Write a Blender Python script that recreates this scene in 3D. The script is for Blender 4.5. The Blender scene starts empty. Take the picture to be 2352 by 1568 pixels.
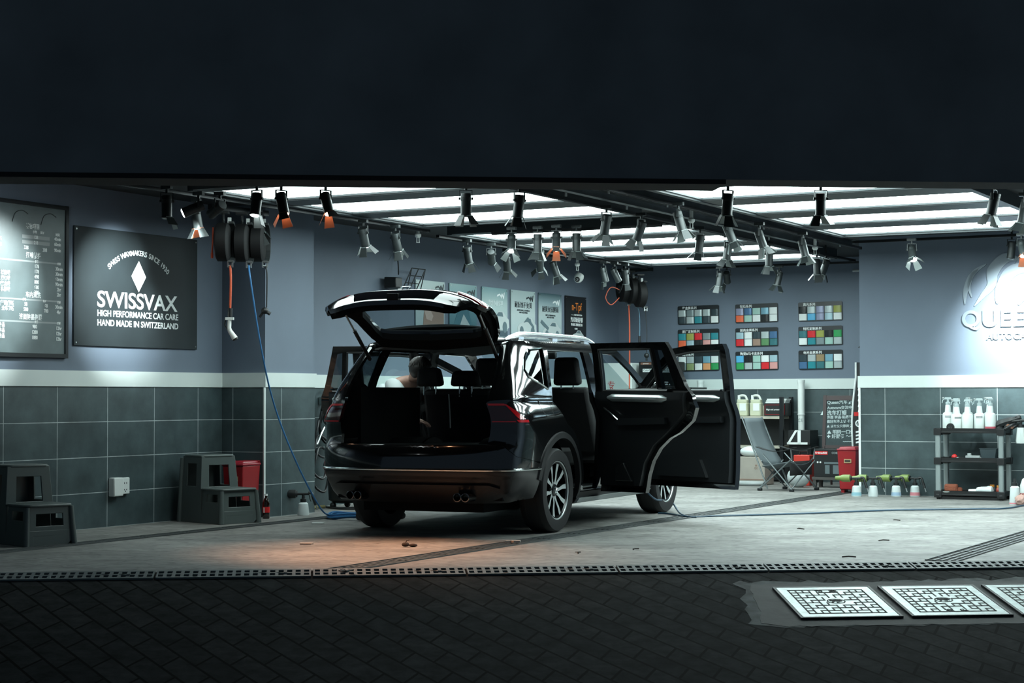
import bpy, bmesh, math, random
from mathutils import Vector as V, Matrix as Mx, geometry
from math import sin, cos, pi, radians as RD, atan, atan2, sqrt
random.seed(7)
SC = bpy.context.scene
C = SC.collection

# ------------------------------------------------------------------ camera
FOC, HOR, CAMH = 4200.0, 911.0, 1.17          # focal length in px of the 2352x1568 frame
_p = atan((HOR - 784) / FOC); _r = 0.002
FW = V((0, cos(_p), sin(_p))); _U = V((0, -sin(_p), cos(_p))); _X = V((1, 0, 0))
RT = _X * cos(_r) - _U * sin(_r); UP = _X * sin(_r) + _U * cos(_r)
cd = bpy.data.cameras.new('camera'); cam = bpy.data.objects.new('camera', cd); C.objects.link(cam)
cd.sensor_width = 36; cd.lens = FOC / 2352 * 36; cd.clip_start = .05; cd.clip_end = 200
cam.matrix_world = Mx(((RT.x, UP.x, -FW.x, 0), (RT.y, UP.y, -FW.y, 0), (RT.z, UP.z, -FW.z, CAMH), (0, 0, 0, 1)))
SC.camera = cam
vs = SC.view_settings
vs.view_transform = 'Standard'; vs.look = 'None'; vs.gamma = 1; vs.use_curve_mapping = False
vs.exposure = 0.0
# ------------------------------------------------------------------ night sky
w = bpy.data.worlds.new('night'); SC.world = w; w.use_nodes = True
bg = w.node_tree.nodes['Background']
bg.inputs[0].default_value = (.50, .75, 1.0, 1); bg.inputs[1].default_value = .098

# ------------------------------------------------------------------ frames
ALF = RD(28)                                  # the room is turned 28 degrees to the camera
UD = V((sin(ALF), cos(ALF), 0)); VD = V((cos(ALF), -sin(ALF), 0))
RZ = -ALF
def W(v, u, z=0): return VD * v + UD * u + V((0, 0, z))
VL, UB, UR = -11.03, 24.03, 21.2              # left wall, back wall, right wall planes
CEIL = 3.06
def ray(px, py): return FW + RT * ((px - 1176) / FOC) - UP * ((py - 784) / FOC)
def onz(px, py, z=0):
    d = ray(px, py); return V((0, 0, CAMH)) + d * ((z - CAMH) / d.z)
def onplane(px, py, n, k):
    d = ray(px, py); return V((0, 0, CAMH)) + d * (k / d.dot(n))
def vu(P): return P.dot(VD), P.dot(UD), P.z
def onback(px, py, u=UB): return vu(onplane(px, py, UD, u))      # -> (v,u,z) on a plane parallel to the back wall
def onleft(px, py, v=VL): return vu(onplane(px, py, VD, v))
def vup(px, py, z=0): return vu(onz(px, py, z))

# ------------------------------------------------------------------ materials
MATS = {}
def mat(name, col=(.5, .5, .5), rough=.5, metal=0, emit=None, es=0, var=0, vscale=8, bump=0, coat=0, spec=.5, trans=0, col2=None):
    if name in MATS: return MATS[name]
    m = bpy.data.materials.new(name); m.use_nodes = True; nt = m.node_tree
    b = nt.nodes['Principled BSDF']
    b.inputs['Base Color'].default_value = (*col, 1); b.inputs['Roughness'].default_value = rough
    b.inputs['Metallic'].default_value = metal; b.inputs['Coat Weight'].default_value = coat
    b.inputs['Specular IOR Level'].default_value = spec; b.inputs['Coat Roughness'].default_value = .03
    b.inputs['Transmission Weight'].default_value = trans
    if emit: b.inputs['Emission Color'].default_value = (*emit, 1); b.inputs['Emission Strength'].default_value = es
    if var or bump:
        tc = nt.nodes.new('ShaderNodeTexCoord'); n = nt.nodes.new('ShaderNodeTexNoise')
        n.inputs['Scale'].default_value = vscale; n.inputs['Detail'].default_value = 6
        nt.links.new(tc.outputs['Object'], n.inputs['Vector'])
        if var:
            r = nt.nodes.new('ShaderNodeValToRGB')
            a = col2 or tuple(max(0, c * (1 - var)) for c in col); z = tuple(min(1, c * (1 + var)) for c in col)
            r.color_ramp.elements[0].color = (*a, 1); r.color_ramp.elements[1].color = (*z, 1)
            r.color_ramp.elements[0].position = .3; r.color_ramp.elements[1].position = .7
            nt.links.new(n.outputs['Fac'], r.inputs['Fac']); nt.links.new(r.outputs['Color'], b.inputs['Base Color'])
        if bump:
            bp = nt.nodes.new('ShaderNodeBump'); bp.inputs['Strength'].default_value = bump; bp.inputs['Distance'].default_value = .01
            nt.links.new(n.outputs['Fac'], bp.inputs['Height']); nt.links.new(bp.outputs['Normal'], b.inputs['Normal'])
    MATS[name] = m; return m
def glassmat(name, tint=(.8, .9, .9), refl=.12, rough=.0):
    m = bpy.data.materials.new(name); m.use_nodes = True; nt = m.node_tree
    nt.nodes.remove(nt.nodes['Principled BSDF'])
    t = nt.nodes.new('ShaderNodeBsdfTransparent'); t.inputs[0].default_value = (*tint, 1)
    g = nt.nodes.new('ShaderNodeBsdfGlossy'); g.inputs['Roughness'].default_value = rough
    lw = nt.nodes.new('ShaderNodeLayerWeight'); pw = nt.nodes.new('ShaderNodeMath'); pw.operation = 'POWER'; pw.inputs[1].default_value = 5
    fr = nt.nodes.new('ShaderNodeMath'); fr.operation = 'MULTIPLY_ADD'; fr.inputs[1].default_value = .94; fr.inputs[2].default_value = .05
    nt.links.new(lw.outputs['Facing'], pw.inputs[0]); nt.links.new(pw.outputs[0], fr.inputs[0])
    mx = nt.nodes.new('ShaderNodeMixShader'); out = nt.nodes['Material Output']
    nt.links.new(fr.outputs[0], mx.inputs[0]); nt.links.new(t.outputs[0], mx.inputs[1]); nt.links.new(g.outputs[0], mx.inputs[2])
    nt.links.new(mx.outputs[0], out.inputs[0]); MATS[name] = m; return m
def N(nt, t, **k):
    n = nt.nodes.new(t)
    for a, b in k.items():
        if a.startswith('i_'):
            n.inputs[int(a[2:]) if a[2:].isdigit() else a[2:].replace('_', ' ')].default_value = b
        else: setattr(n, a, b)
    return n

BLK = mat('black_plastic', (.010, .012, .013), .45)
BLKM = mat('black_metal', (.012, .014, .016), .35, .3)
DGRY = mat('dark_grey_plastic', (.035, .042, .045), .5)
LGRY = mat('light_grey_plastic', (.35, .38, .38), .45)
WHT = mat('white_plastic', (.72, .76, .74), .4)
WHTP = mat('white_paint', (.74, .80, .78), .5)
CHR = mat('chrome', (.75, .8, .8), .12, 1)
STEEL = mat('steel', (.45, .48, .48), .3, 1)
RED = mat('red_plastic', (.28, .010, .014), .4)
RUB = mat('black_rubber', (.012, .013, .014), .75)
LETW = mat('white_lettering', (.82, .86, .85), .5)

# ------------------------------------------------------------------ mesh builder
class MB:
    def __init__(s): s.vs = []; s.fs = []; s.mi = 0; s.sm = []
    def add(s, vs, fs, T=None, smooth=False):
        o = len(s.vs)
        s.vs += [(T @ V(v)) if T else V(v) for v in vs]
        for f in fs: s.fs.append((tuple(i + o for i in f), s.mi, smooth))
        return s
    def box(s, c, d, T=None, top=None):
        x, y, z = (q / 2 for q in d); tx, ty = top if top else (1, 1)
        v = [(-x, -y, -z), (x, -y, -z), (x, y, -z), (-x, y, -z), (-x * tx, -y * ty, z), (x * tx, -y * ty, z), (x * tx, y * ty, z), (-x * tx, y * ty, z)]
        v = [(a + c[0], b + c[1], e + c[2]) for a, b, e in v]
        return s.add(v, [(0, 3, 2, 1), (4, 5, 6, 7), (0, 1, 5, 4), (1, 2, 6, 5), (2, 3, 7, 6), (3, 0, 4, 7)], T)
    def rbox(s, c, d, r, T=None, n=4, axis='z'):            # box with rounded vertical edges
        x, y, h = d[0] / 2, d[1] / 2, d[2]
        p = []
        for k, (sx, sy) in enumerate(((1, 1), (-1, 1), (-1, -1), (1, -1))):
            for i in range(n + 1):
                a = k * pi / 2 + i * pi / 2 / n
                p.append((c[0] + sx * (x - r) + r * cos(a), c[1] + sy * (y - r) + r * sin(a)))
        return s.prism(p, c[2] - h / 2, c[2] + h / 2, T)
    def prism(s, p, z0, z1, T=None):
        n = len(p)
        a = sum(p[i][0] * p[(i + 1) % n][1] - p[(i + 1) % n][0] * p[i][1] for i in range(n))
        if a < 0: p = p[::-1]
        v = [(x, y, z0) for x, y in p] + [(x, y, z1) for x, y in p]
        f = [tuple(range(n - 1, -1, -1)), tuple(range(n, 2 * n))] + [(i, (i + 1) % n, n + (i + 1) % n, n + i) for i in range(n)]
        return s.add(v, f, T)
    def lathe(s, pr, n=24, T=None, cap=True, smooth=True):
        v = []; f = []; m = len(pr)
        for i in range(n):
            a = 2 * pi * i / n
            v += [(r * cos(a), r * sin(a), z) for r, z in pr]
        for i in range(n):
            j = (i + 1) % n
            for k in range(m - 1): f.append((i * m + k, j * m + k, j * m + k + 1, i * m + k + 1))
        if cap:
            if pr[0][0] > 1e-6: f.append(tuple(i * m for i in range(n - 1, -1, -1)))
            if pr[-1][0] > 1e-6: f.append(tuple(i * m + m - 1 for i in range(n)))
        return s.add(v, f, T, smooth)
    def cyl(s, a, b, r, r2=None, n=16):
        a, b = V(a), V(b); d = b - a; L = d.length
        T = Mx.Translation(a) @ d.to_track_quat('Z', 'Y').to_matrix().to_4x4()
        return s.lathe([(r, 0), (r if r2 is None else r2, L)], n, T)
    def tube(s, pts, r, n=8, closed=False, T=None):
        P = [V(p) for p in pts]; m = len(P); v = []; f = []
        up = None
        for i in range(m):
            t = (P[(i + 1) % m] - P[i - 1]) if closed else (P[min(i + 1, m - 1)] - P[max(i - 1, 0)])
            t.normalize()
            if up is None:
                up = V((0, 0, 1)) if abs(t.z) < .9 else V((1, 0, 0))
            x = up - t * up.dot(t)
            if x.length < 1e-5: x = t.orthogonal()
            x.normalize(); y = t.cross(x); up = x
            rr = r[i] if isinstance(r, (list, tuple)) else r
            v += [P[i] + x * (rr * cos(2 * pi * k / n)) + y * (rr * sin(2 * pi * k / n)) for k in range(n)]
        for i in range(m if closed else m - 1):
            j = (i + 1) % m
            for k in range(n): f.append((i * n + k, i * n + (k + 1) % n, j * n + (k + 1) % n, j * n + k))
        if not closed: f += [tuple(range(n - 1, -1, -1)), tuple((m - 1) * n + k for k in range(n))]
        return s.add(v, f, T, True)
    def ball(s, c, r, n=12, T=None, sq=(1, 1, 1)):
        pr = [(max(1e-7, r * sin(pi * k / n)), -r * cos(pi * k / n)) for k in range(n + 1)]
        M_ = Mx.Translation(V(c)) @ Mx.Diagonal((sq[0], sq[1], sq[2], 1))
        return s.lathe(pr, n * 2, (T @ M_) if T else M_, cap=False)
    def quad(s, a, b, c, d, T=None): return s.add([a, b, c, d], [(0, 1, 2, 3)], T)
    def build(s, name, m=None, par=None, loc=None, rz=None, ang=35, bev=0, sub=0, solid=0, T=None):
        me = bpy.data.meshes.new(name); me.from_pydata(s.vs, [], [f[0] for f in s.fs])
        ms = m if isinstance(m, (list, tuple)) else [m]
        for q in ms: me.materials.append(q)
        for p, f in zip(me.polygons, s.fs): p.material_index = f[1]; p.use_smooth = True
        b = bmesh.new(); b.from_mesh(me); bmesh.ops.remove_doubles(b, verts=b.verts, dist=1e-5); bmesh.ops.recalc_face_normals(b, faces=b.faces)
        b.to_mesh(me); b.free()
        me.set_sharp_from_angle(angle=RD(ang))
        o = bpy.data.objects.new(name, me); C.objects.link(o)
        if par: o.parent = par
        if loc is not None: o.location = loc
        if rz is not None: o.rotation_euler = (0, 0, rz)
        if T is not None: o.matrix_basis = T
        if solid: q = o.modifiers.new('solid', 'SOLIDIFY'); q.thickness = solid; q.offset = -1
        if bev:
            q = o.modifiers.new('bevel', 'BEVEL'); q.width = bev; q.segments = 2; q.limit_method = 'ANGLE'; q.angle_limit = RD(40)
        if sub: q = o.modifiers.new('sub', 'SUBSURF'); q.levels = sub; q.render_levels = sub
        return o
def thing(name, label, cat, loc=(0, 0, 0), rz=RZ, group=None):
    o = bpy.data.objects.new(name, None); C.objects.link(o); o.empty_display_size = .1
    o.location = loc; o.rotation_euler = (0, 0, rz); return tag(o, label, cat, group)
def tag(o, label, cat=None, group=None):
    if label: o['label'] = label
    if cat: o['category'] = cat
    if group: o['group'] = group
    return o
def struct(o): o['kind'] = 'structure'; return o
def lab(o, l): o['label'] = l; return o
def dup(root, loc=None, rz=None, label=None, par=None):
    r = root.copy(); C.objects.link(r)
    if par: r.parent = par
    if loc is not None: r.location = loc
    if rz is not None: r.rotation_euler = (0, 0, rz) if not isinstance(rz, tuple) else rz
    if label: r['label'] = label
    for ch in KIDS.get(root.name, list(root.children)): dup(ch, par=r)
    return r
KIDS = {}
def text(name, s, size, m, par=None, T=None, ext=.001, al='CENTER', sp=1.0, line=1.0, bold=0, fit=None):
    cu = bpy.data.curves.new('lettering', 'FONT'); cu.body = s; cu.size = size; cu.align_x = al; cu.align_y = 'CENTER'
    cu.extrude = ext; cu.space_character = sp; cu.space_line = line; cu.offset = bold
    o = bpy.data.objects.new('tmp', cu); C.objects.link(o)
    me = bpy.data.meshes.new_from_object(o.evaluated_get(bpy.context.evaluated_depsgraph_get()))
    bpy.data.objects.remove(o); bpy.data.curves.remove(cu)
    if fit and len(me.vertices):
        xs = [q.co.x for q in me.vertices]; ys = [q.co.y for q in me.vertices]
        x0, x1, y0, y1 = min(xs), max(xs), min(ys), max(ys); kx = fit[0] / (x1 - x0); ky = fit[1] / (y1 - y0) if fit[1] else kx
        for q in me.vertices: q.co.x = (q.co.x - (x0 + x1) / 2) * kx; q.co.y = (q.co.y - (y0 + y1) / 2) * ky
    me.materials.clear(); me.materials.append(m); me.name = name
    o = bpy.data.objects.new(name, me); C.objects.link(o)
    if par: o.parent = par
    if T is not None: o.matrix_basis = T
    return o
def bez(pts, n=10):                                        # Catmull-Rom through points
    P = [V(p) for p in pts]; out = []
    for i in range(len(P) - 1):
        a, b, c, d = P[max(i - 1, 0)], P[i], P[i + 1], P[min(i + 2, len(P) - 1)]
        for k in range(n):
            t = k / n
            out.append(.5 * ((2 * b) + (c - a) * t + (2 * a - 5 * b + 4 * c - d) * t * t + (3 * b - a - 3 * c + d) * t ** 3))
    return out + [P[-1]]
def TR(x=0, y=0, z=0, rx=0, ry=0, rz=0):
    return Mx.Translation(V((x, y, z))) @ Mx.Rotation(rz, 4, 'Z') @ Mx.Rotation(ry, 4, 'Y') @ Mx.Rotation(rx, 4, 'X')
# local frames on walls: text/pictures are laid out in a local x (right) / y (up) plane, z towards the room
WALL_L = Mx(((0, 0, 1, 0), (1, 0, 0, 0), (0, 1, 0, 0), (0, 0, 0, 1)))      # (x,y,z) -> (v=+z, u=+x, z=+y)
FACE = Mx.Rotation(pi / 2, 4, 'X')                                         # (x,y,z) -> (x, -z, y): faces -u
# ================================================================== STRUCTURE
def tile_mat(name, w_, h_, axis, offx=0):
    m = bpy.data.materials.new(name); m.use_nodes = True; nt = m.node_tree; b = nt.nodes['Principled BSDF']; L = nt.links
    tc = N(nt, 'ShaderNodeTexCoord'); sx = N(nt, 'ShaderNodeSeparateXYZ'); L.new(tc.outputs['Object'], sx.inputs[0])
    cb = N(nt, 'ShaderNodeCombineXYZ'); L.new(sx.outputs[axis], cb.inputs[0]); L.new(sx.outputs[2], cb.inputs[1])
    mp = N(nt, 'ShaderNodeMapping'); mp.inputs['Location'].default_value = (offx, 0, 0); L.new(cb.outputs[0], mp.inputs[0])
    br = N(nt, 'ShaderNodeTexBrick'); br.offset = 0; br.inputs['Scale'].default_value = 1; br.inputs['Mortar Size'].default_value = .0032
    br.inputs['Mortar Smooth'].default_value = .1
    br.inputs['Brick Width'].default_value = w_; br.inputs['Row Height'].default_value = h_
    br.inputs['Color1'].default_value = (.048, .072, .078, 1); br.inputs['Color2'].default_value = (.058, .085, .090, 1); br.inputs['Mortar'].default_value = (.42, .47, .47, 1)
    L.new(mp.outputs[0], br.inputs[0])
    n1 = N(nt, 'ShaderNodeTexNoise'); n1.inputs['Scale'].default_value = 3; n1.inputs['Detail'].default_value = 8; n1.inputs['Roughness'].default_value = .65; L.new(tc.outputs['Object'], n1.inputs[0])
    rp = N(nt, 'ShaderNodeValToRGB'); rp.color_ramp.elements[0].color = (.62, .62, .62, 1); rp.color_ramp.elements[1].color = (1.3, 1.3, 1.3, 1)
    rp.color_ramp.elements[0].position = .3; rp.color_ramp.elements[1].position = .7; L.new(n1.outputs['Fac'], rp.inputs[0])
    mu = N(nt, 'ShaderNodeMix', data_type='RGBA', blend_type='MULTIPLY'); mu.inputs[0].default_value = 1
    L.new(br.outputs['Color'], mu.inputs[6]); L.new(rp.outputs[0], mu.inputs[7]); L.new(mu.outputs[2], b.inputs['Base Color'])
    b.inputs['Roughness'].default_value = .42
    return m
PAINT = mat('slate_blue_wall_paint', (.126, .160, .208), .62, var=.05, vscale=2)
BAND = mat('white_band_tile', (.62, .68, .66), .3, var=.03, vscale=3)
TIL_U = tile_mat('grey_wall_tile', .66, .3175, 1, .28)
TIL_V = tile_mat('grey_wall_tile_back', .66, .3175, 0, .33)
DARK = mat('dark_ceiling_paint', (.014, .017, .019), .7); UND = mat('shaded_soffit', (.006, .007, .008), .9)  # soffit near black: shade of the beam's underside and back put into colour
FASC = mat('dark_facade_render', (.16, .17, .175), .95, var=.2, vscale=1.2, spec=.05)
ZB0, ZB1 = 1.27, 1.41
def room(name, bx, m, T=None, bev=0):
    b = MB()
    for c, d in bx: b.box(c, d)
    return struct(b.build(name, m, None, (0, 0, 0), RZ, bev=bev))
def seg(v0, v1, u0, u1, z0, z1): return ((.5 * (v0 + v1), .5 * (u0 + u1), .5 * (z0 + z1)), (abs(v1 - v0), abs(u1 - u0), abs(z1 - z0)))
UF = 7.6
room('wall_left', [seg(VL - .2, VL, UF, UB + .2, 0, 3.3)], PAINT)
room('wall_back', [seg(VL, -6.57, UB, UB + .2, 0, 3.3)], PAINT)
room('wall_right', [seg(-6.575, .2, UR, UR + .2, 0, 3.3), seg(-6.575, -6.4, UR + .2, UB, 0, 3.3)], PAINT)
room('wall_side', [seg(.0, .2, 13.1, UR, 0, 3.3)], PAINT)
room('wall_pillar', [seg(VL, -10.51, 14.63, 15.47, 0, 3.3)], PAINT)
def tl(name, bx, m): return room(name, bx, m)
tl('trim_1', [seg(VL, VL + .008, UF, 14.63, 0, ZB0), seg(VL, VL + .008, 15.47, UB, 0, ZB0), seg(-10.51, -10.502, 14.622, 15.478, 0, ZB0), seg(VL + .008, -10.51, 15.47, 15.478, 0, ZB0)], TIL_U)
tl('trim_2', [seg(VL + .008, -10.502, 14.622, 14.63, 0, ZB0)], TIL_V)
tl('trim_3', [seg(VL + .008, -6.575, UB - .008, UB, 0, ZB0)], TIL_V)
tl('trim_4', [seg(-6.575, 0, UR - .008, UR, 0, ZB0)], TIL_V)
tl('trim_5', [seg(VL, VL + .022, UF, 14.63, ZB0, ZB1), seg(VL, VL + .022, 15.47, UB, ZB0, ZB1)], BAND)
tl('trim_6', [seg(VL + .022, -10.51, 14.608, 14.63, ZB0, ZB1), seg(-10.51, -10.488, 14.608, 15.492, ZB0, ZB1), seg(VL + .022, -10.51, 15.47, 15.492, ZB0, ZB1)], BAND)
tl('trim_7', [seg(VL + .022, -6.575, UB - .022, UB, ZB0, ZB1)], BAND)
tl('trim_8', [seg(-6.597, 0, UR - .022, UR, ZB0, ZB1), seg(-6.597, -6.575, UR, UB - .022, ZB0, ZB1)], BAND)
tl('trim_9', [seg(-10.502, -10.496, 14.600, 14.622, 0.01, ZB0), seg(-10.52, -10.502, 14.612, 14.622, .01, ZB0)], WHTP)   # white corner strips
tl('trim_10', [seg(-6.59, -6.565, UR - .02, UR - .008, .01, ZB0)], WHTP)

# front edge of the shop: a line across the picture, the street falls away from it
FX, FY = .1056, 12.549
FD = V((1, FX, 0)).normalized(); FN = V((-FX, -1, 0)).normalized()       # along the front / out to the street
FRZ = atan(FX)
def front(x, out=0, z=0): return V((x, FY + FX * x, z)) + FN * out
# concrete floor
def concrete():
    m = bpy.data.materials.new('worn_concrete'); m.use_nodes = True; nt = m.node_tree; b = nt.nodes['Principled BSDF']; L = nt.links
    tc = N(nt, 'ShaderNodeTexCoord'); mp = N(nt, 'ShaderNodeMapping'); mp.inputs['Scale'].default_value = (.8, 1.6, 1); mp.inputs['Rotation'].default_value = (0, 0, .2); L.new(tc.outputs['Object'], mp.inputs[0])
    a = N(nt, 'ShaderNodeTexNoise'); a.inputs['Scale'].default_value = 1.3; a.inputs['Detail'].default_value = 9; a.inputs['Roughness'].default_value = .68; L.new(mp.outputs[0], a.inputs[0])
    c = N(nt, 'ShaderNodeTexNoise'); c.inputs['Scale'].default_value = 9; c.inputs['Detail'].default_value = 6; c.inputs['Distortion'].default_value = 1.5; L.new(mp.outputs[0], c.inputs[0])
    r = N(nt, 'ShaderNodeValToRGB'); e = r.color_ramp.elements; e[0].position = .32; e[0].color = (.12, .12, .113, 1); e[1].position = .66; e[1].color = (.285, .28, .265, 1); L.new(a.outputs['Fac'], r.inputs[0])
    r2 = N(nt, 'ShaderNodeValToRGB'); e = r2.color_ramp.elements; e[0].position = .30; e[0].color = (.42, .42, .42, 1); e[1].position = .55; e[1].color = (1.06, 1.06, 1.06, 1); L.new(c.outputs['Fac'], r2.inputs[0])
    mu = N(nt, 'ShaderNodeMix', data_type='RGBA', blend_type='MULTIPLY'); mu.inputs[0].default_value = 1; L.new(r.outputs[0], mu.inputs[6]); L.new(r2.outputs[0], mu.inputs[7]); L.new(mu.outputs[2], b.inputs['Base Color'])
    b.inputs['Roughness'].default_value = .6
    bp = N(nt, 'ShaderNodeBump'); bp.inputs['Strength'].default_value = .25; bp.inputs['Distance'].default_value = .01; L.new(c.outputs['Fac'], bp.inputs['Height']); L.new(bp.outputs[0], b.inputs['Normal'])
    return m
b = MB(); fl = front(-6.38); fr = front(7.5)
poly = [(fl.x, fl.y), (fr.x, fr.y), (W(.2, UR + .2).x, W(.2, UR + .2).y), (W(-6.4, UR + .2).x, W(-6.4, UR + .2).y), (W(-6.4, UB + .2).x, W(-6.4, UB + .2).y), (W(VL - .2, UB + .2).x, W(VL - .2, UB + .2).y)]
b.prism(poly, -.25, 0); struct(b.build('floor', concrete()))
# street paving: ramp falling away from the shop, then level
def paving():
    m = bpy.data.materials.new('dark_brick_paving'); m.use_nodes = True; nt = m.node_tree; b = nt.nodes['Principled BSDF']; L = nt.links
    tc = N(nt, 'ShaderNodeTexCoord'); mp = N(nt, 'ShaderNodeMapping'); mp.inputs['Rotation'].default_value = (0, 0, RD(45)); mp.inputs['Scale'].default_value = (1, .5, 1); L.new(tc.outputs['Object'], mp.inputs[0])
    br = N(nt, 'ShaderNodeTexBrick'); br.offset = .5; br.inputs['Scale'].default_value = 1; br.inputs['Mortar Size'].default_value = .008; br.inputs['Mortar Smooth'].default_value = .3
    br.inputs['Brick Width'].default_value = .27; br.inputs['Row Height'].default_value = .135
    br.inputs['Color1'].default_value = (.019, .021, .021, 1); br.inputs['Color2'].default_value = (.031, .033, .0325, 1); br.inputs['Mortar'].default_value = (.002, .002, .002, 1); L.new(mp.outputs[0], br.inputs[0])
    n1 = N(nt, 'ShaderNodeTexNoise'); n1.inputs['Scale'].default_value = 7; n1.inputs['Detail'].default_value = 9; n1.inputs['Roughness'].default_value = .7; L.new(tc.outputs['Object'], n1.inputs[0])
    rp = N(nt, 'ShaderNodeValToRGB'); rp.color_ramp.elements[0].color = (.45, .45, .45, 1); rp.color_ramp.elements[1].color = (1.5, 1.5, 1.5, 1); rp.color_ramp.elements[0].position = .35; rp.color_ramp.elements[1].position = .68; L.new(n1.outputs['Fac'], rp.inputs[0])
    mu = N(nt, 'ShaderNodeMix', data_type='RGBA', blend_type='MULTIPLY'); mu.inputs[0].default_value = 1; L.new(br.outputs['Color'], mu.inputs[6]); L.new(rp.outputs[0], mu.inputs[7]); L.new(mu.outputs[2], b.inputs['Base Color'])
    b.inputs['Roughness'].default_value = .9; b.inputs['Specular IOR Level'].default_value = .04
    bp = N(nt, 'ShaderNodeBump'); bp.inputs['Strength'].default_value = .6; bp.inputs['Distance'].default_value = .012; L.new(mu.outputs[2], bp.inputs['Height']); L.new(bp.outputs[0], b.inputs['Normal'])
    return m
RAMP = RD(9.1); RL = 3.4
PAV = paving()
TRAMP = Mx.Translation(front(0)) @ Mx.Rotation(FRZ, 4, 'Z') @ Mx.Rotation(RAMP, 4, 'X')     # local -y runs down the ramp
b = MB(); b.box((.5, -RL / 2, -.1), (15, RL, .2)); struct(b.build('ramp', PAV, T=TRAMP))
zlow = -RL * sin(RAMP); yl = RL * cos(RAMP)
b = MB(); b.box((.5, -6, -.1), (30, 12.02, .2)); struct(b.build('street', PAV, T=Mx.Translation(front(0, yl, zlow)) @ Mx.Rotation(FRZ, 4, 'Z')))
# facade over the opening and its lower beam
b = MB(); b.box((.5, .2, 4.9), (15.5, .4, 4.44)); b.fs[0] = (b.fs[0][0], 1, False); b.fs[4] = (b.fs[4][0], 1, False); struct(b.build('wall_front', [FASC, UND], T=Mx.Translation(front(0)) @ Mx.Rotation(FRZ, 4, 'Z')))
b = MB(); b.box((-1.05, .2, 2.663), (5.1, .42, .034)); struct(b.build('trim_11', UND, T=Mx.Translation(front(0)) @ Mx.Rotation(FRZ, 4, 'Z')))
# ceiling
b = MB()
cp = [front(-6.3, -.4), front(7.6, -.4), W(.2, UR + .2), W(-6.4, UR + .2), W(-6.4, UB + .2), W(VL - .2, UB + .2)]
b.prism([(p.x, p.y) for p in cp], CEIL, CEIL + .2); struct(b.build('ceiling', DARK))
# roof grid frames around the light panels
GRID = mat('grey_ceiling_frame', (.040, .050, .054), .5)
LITE = mat('lit_diffuser', (.9, .9, .9), .5, emit=(.82, 1.0, .985), es=12)
def grid(name, v0, v1, us):
    bx = [seg(v0 - .06, v0, us[0][0] - .2, us[-1][1] + .06, 2.935, CEIL), seg(v1, v1 + .06, us[0][0] - .2, us[-1][1] + .06, 2.935, CEIL)]
    prev = us[0][0] - .2
    for a, e in us: bx.append(seg(v0, v1, prev, a, 2.945, CEIL)); prev = e
    bx.append(seg(v0, v1, prev, prev + .06, 2.935, CEIL))
    room(name, bx, GRID)
LITE2 = mat('lit_diffuser_front', (.9, .9, .9), .5, emit=(.82, 1.0, .985), es=6.5)
def panel(v0, v1, a, e, label, LITE=LITE):
    t = thing('ceiling_light', label, 'ceiling light', W((v0 + v1) / 2, (a + e) / 2, 2.95), RZ, 'ceiling light panels')
    b = MB(); b.box((0, 0, .03), (v1 - v0 - .01, e - a - .01, .02)); b.build('diffuser', LITE, t)
    b = MB()
    for s_ in (-1, 1):
        b.box((s_ * ((v1 - v0) / 2 - .012), 0, .012), (.014, e - a - .01, .018)); b.box((0, s_ * ((e - a) / 2 - .012), .012), (v1 - v0 - .04, .014, .018))
    b.build('frame', GRID, t)
GA = [(12.68, 13.61), (14.03, 14.96), (15.38, 16.31)]
GA2 = [(17.48, 18.38), (18.86, 19.76), (20.30, 21.2), (21.78, 22.68)]
GB = [(14.51, 15.43), (15.95, 16.85), (17.36, 18.26), (18.76, 19.64)]
GC = [(15.2, 16.1), (16.6, 17.5), (18.0, 18.9)]
grid('trim_12', -9.72, -7.32, GA); grid('trim_13', -9.93, -7.40, GA2); grid('trim_14', -6.26, -3.9, GB); grid('trim_15', -3.3, -.9, GC)
od = ['nearest the street', 'second from the street', 'third from the street', 'fourth from the street', 'fifth from the street', 'sixth from the street']
for i, (a, e) in enumerate(GA): panel(-9.72, -7.32, a, e, 'glowing ceiling panel in the front left grid over the tailgate, ' + od[i], LITE2)
for i, (a, e) in enumerate(GA2): panel(-9.93, -7.40, a, e, 'glowing ceiling panel in the rear left grid over the bonnet, ' + od[i])
for i, (a, e) in enumerate(GB): panel(-6.26, -3.9, a, e, 'glowing ceiling panel in the right bay grid, ' + od[i])
for i, (a, e) in enumerate(GC): panel(-3.3, -.9, a, e, 'glowing ceiling panel in the far right grid at picture edge, ' + od[i])
# ================================================================== CEILING: tracks, trays, spotlights
def rail(v0, u0, v1, u1, z, label):
    a, c = W(v0, u0, z), W(v1, u1, z); L = (c - a).length
    t = thing('lighting_track', label, 'light track', (a + c) / 2, atan2(c.y - a.y, c.x - a.x), 'lighting tracks')
    b = MB(); b.box((0, 0, 0), (L, .034, .02)); b.box((0, -.0135, -.014), (L, .007, .01)); b.box((0, .0135, -.014), (L, .007, .01)); b.build('channel', BLKM, t)
    b = MB()
    for s_ in (-1, 1): b.box((s_ * (L / 2 + .01), 0, -.004), (.02, .038, .032))
    b.build('end_cap', BLK, t); return t
TZ = 2.925
rail(-9.83, 11.6, -9.83, 16.6, TZ, 'black lighting track along the left edge of the front ceiling grid')
rail(-10.05, 17.2, -10.05, 22.8, TZ, 'black lighting track along the left edge of the rear ceiling grid')
rail(-9.2, 16.9, -7.3, 16.9, TZ - .03, 'black lighting track crossing between front and rear ceiling grids')
rail(-7.17, 13.35, -7.17, 22.9, TZ, 'black lighting track on the right edge of the rear left grid')
rail(-6.5, 13.75, -6.5, 21.0, TZ, 'black lighting track on the left edge of the right bay grid')
rail(-9.6, 23.2, -6.9, 23.2, TZ, 'black lighting track in front of the colour sample wall')
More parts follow.
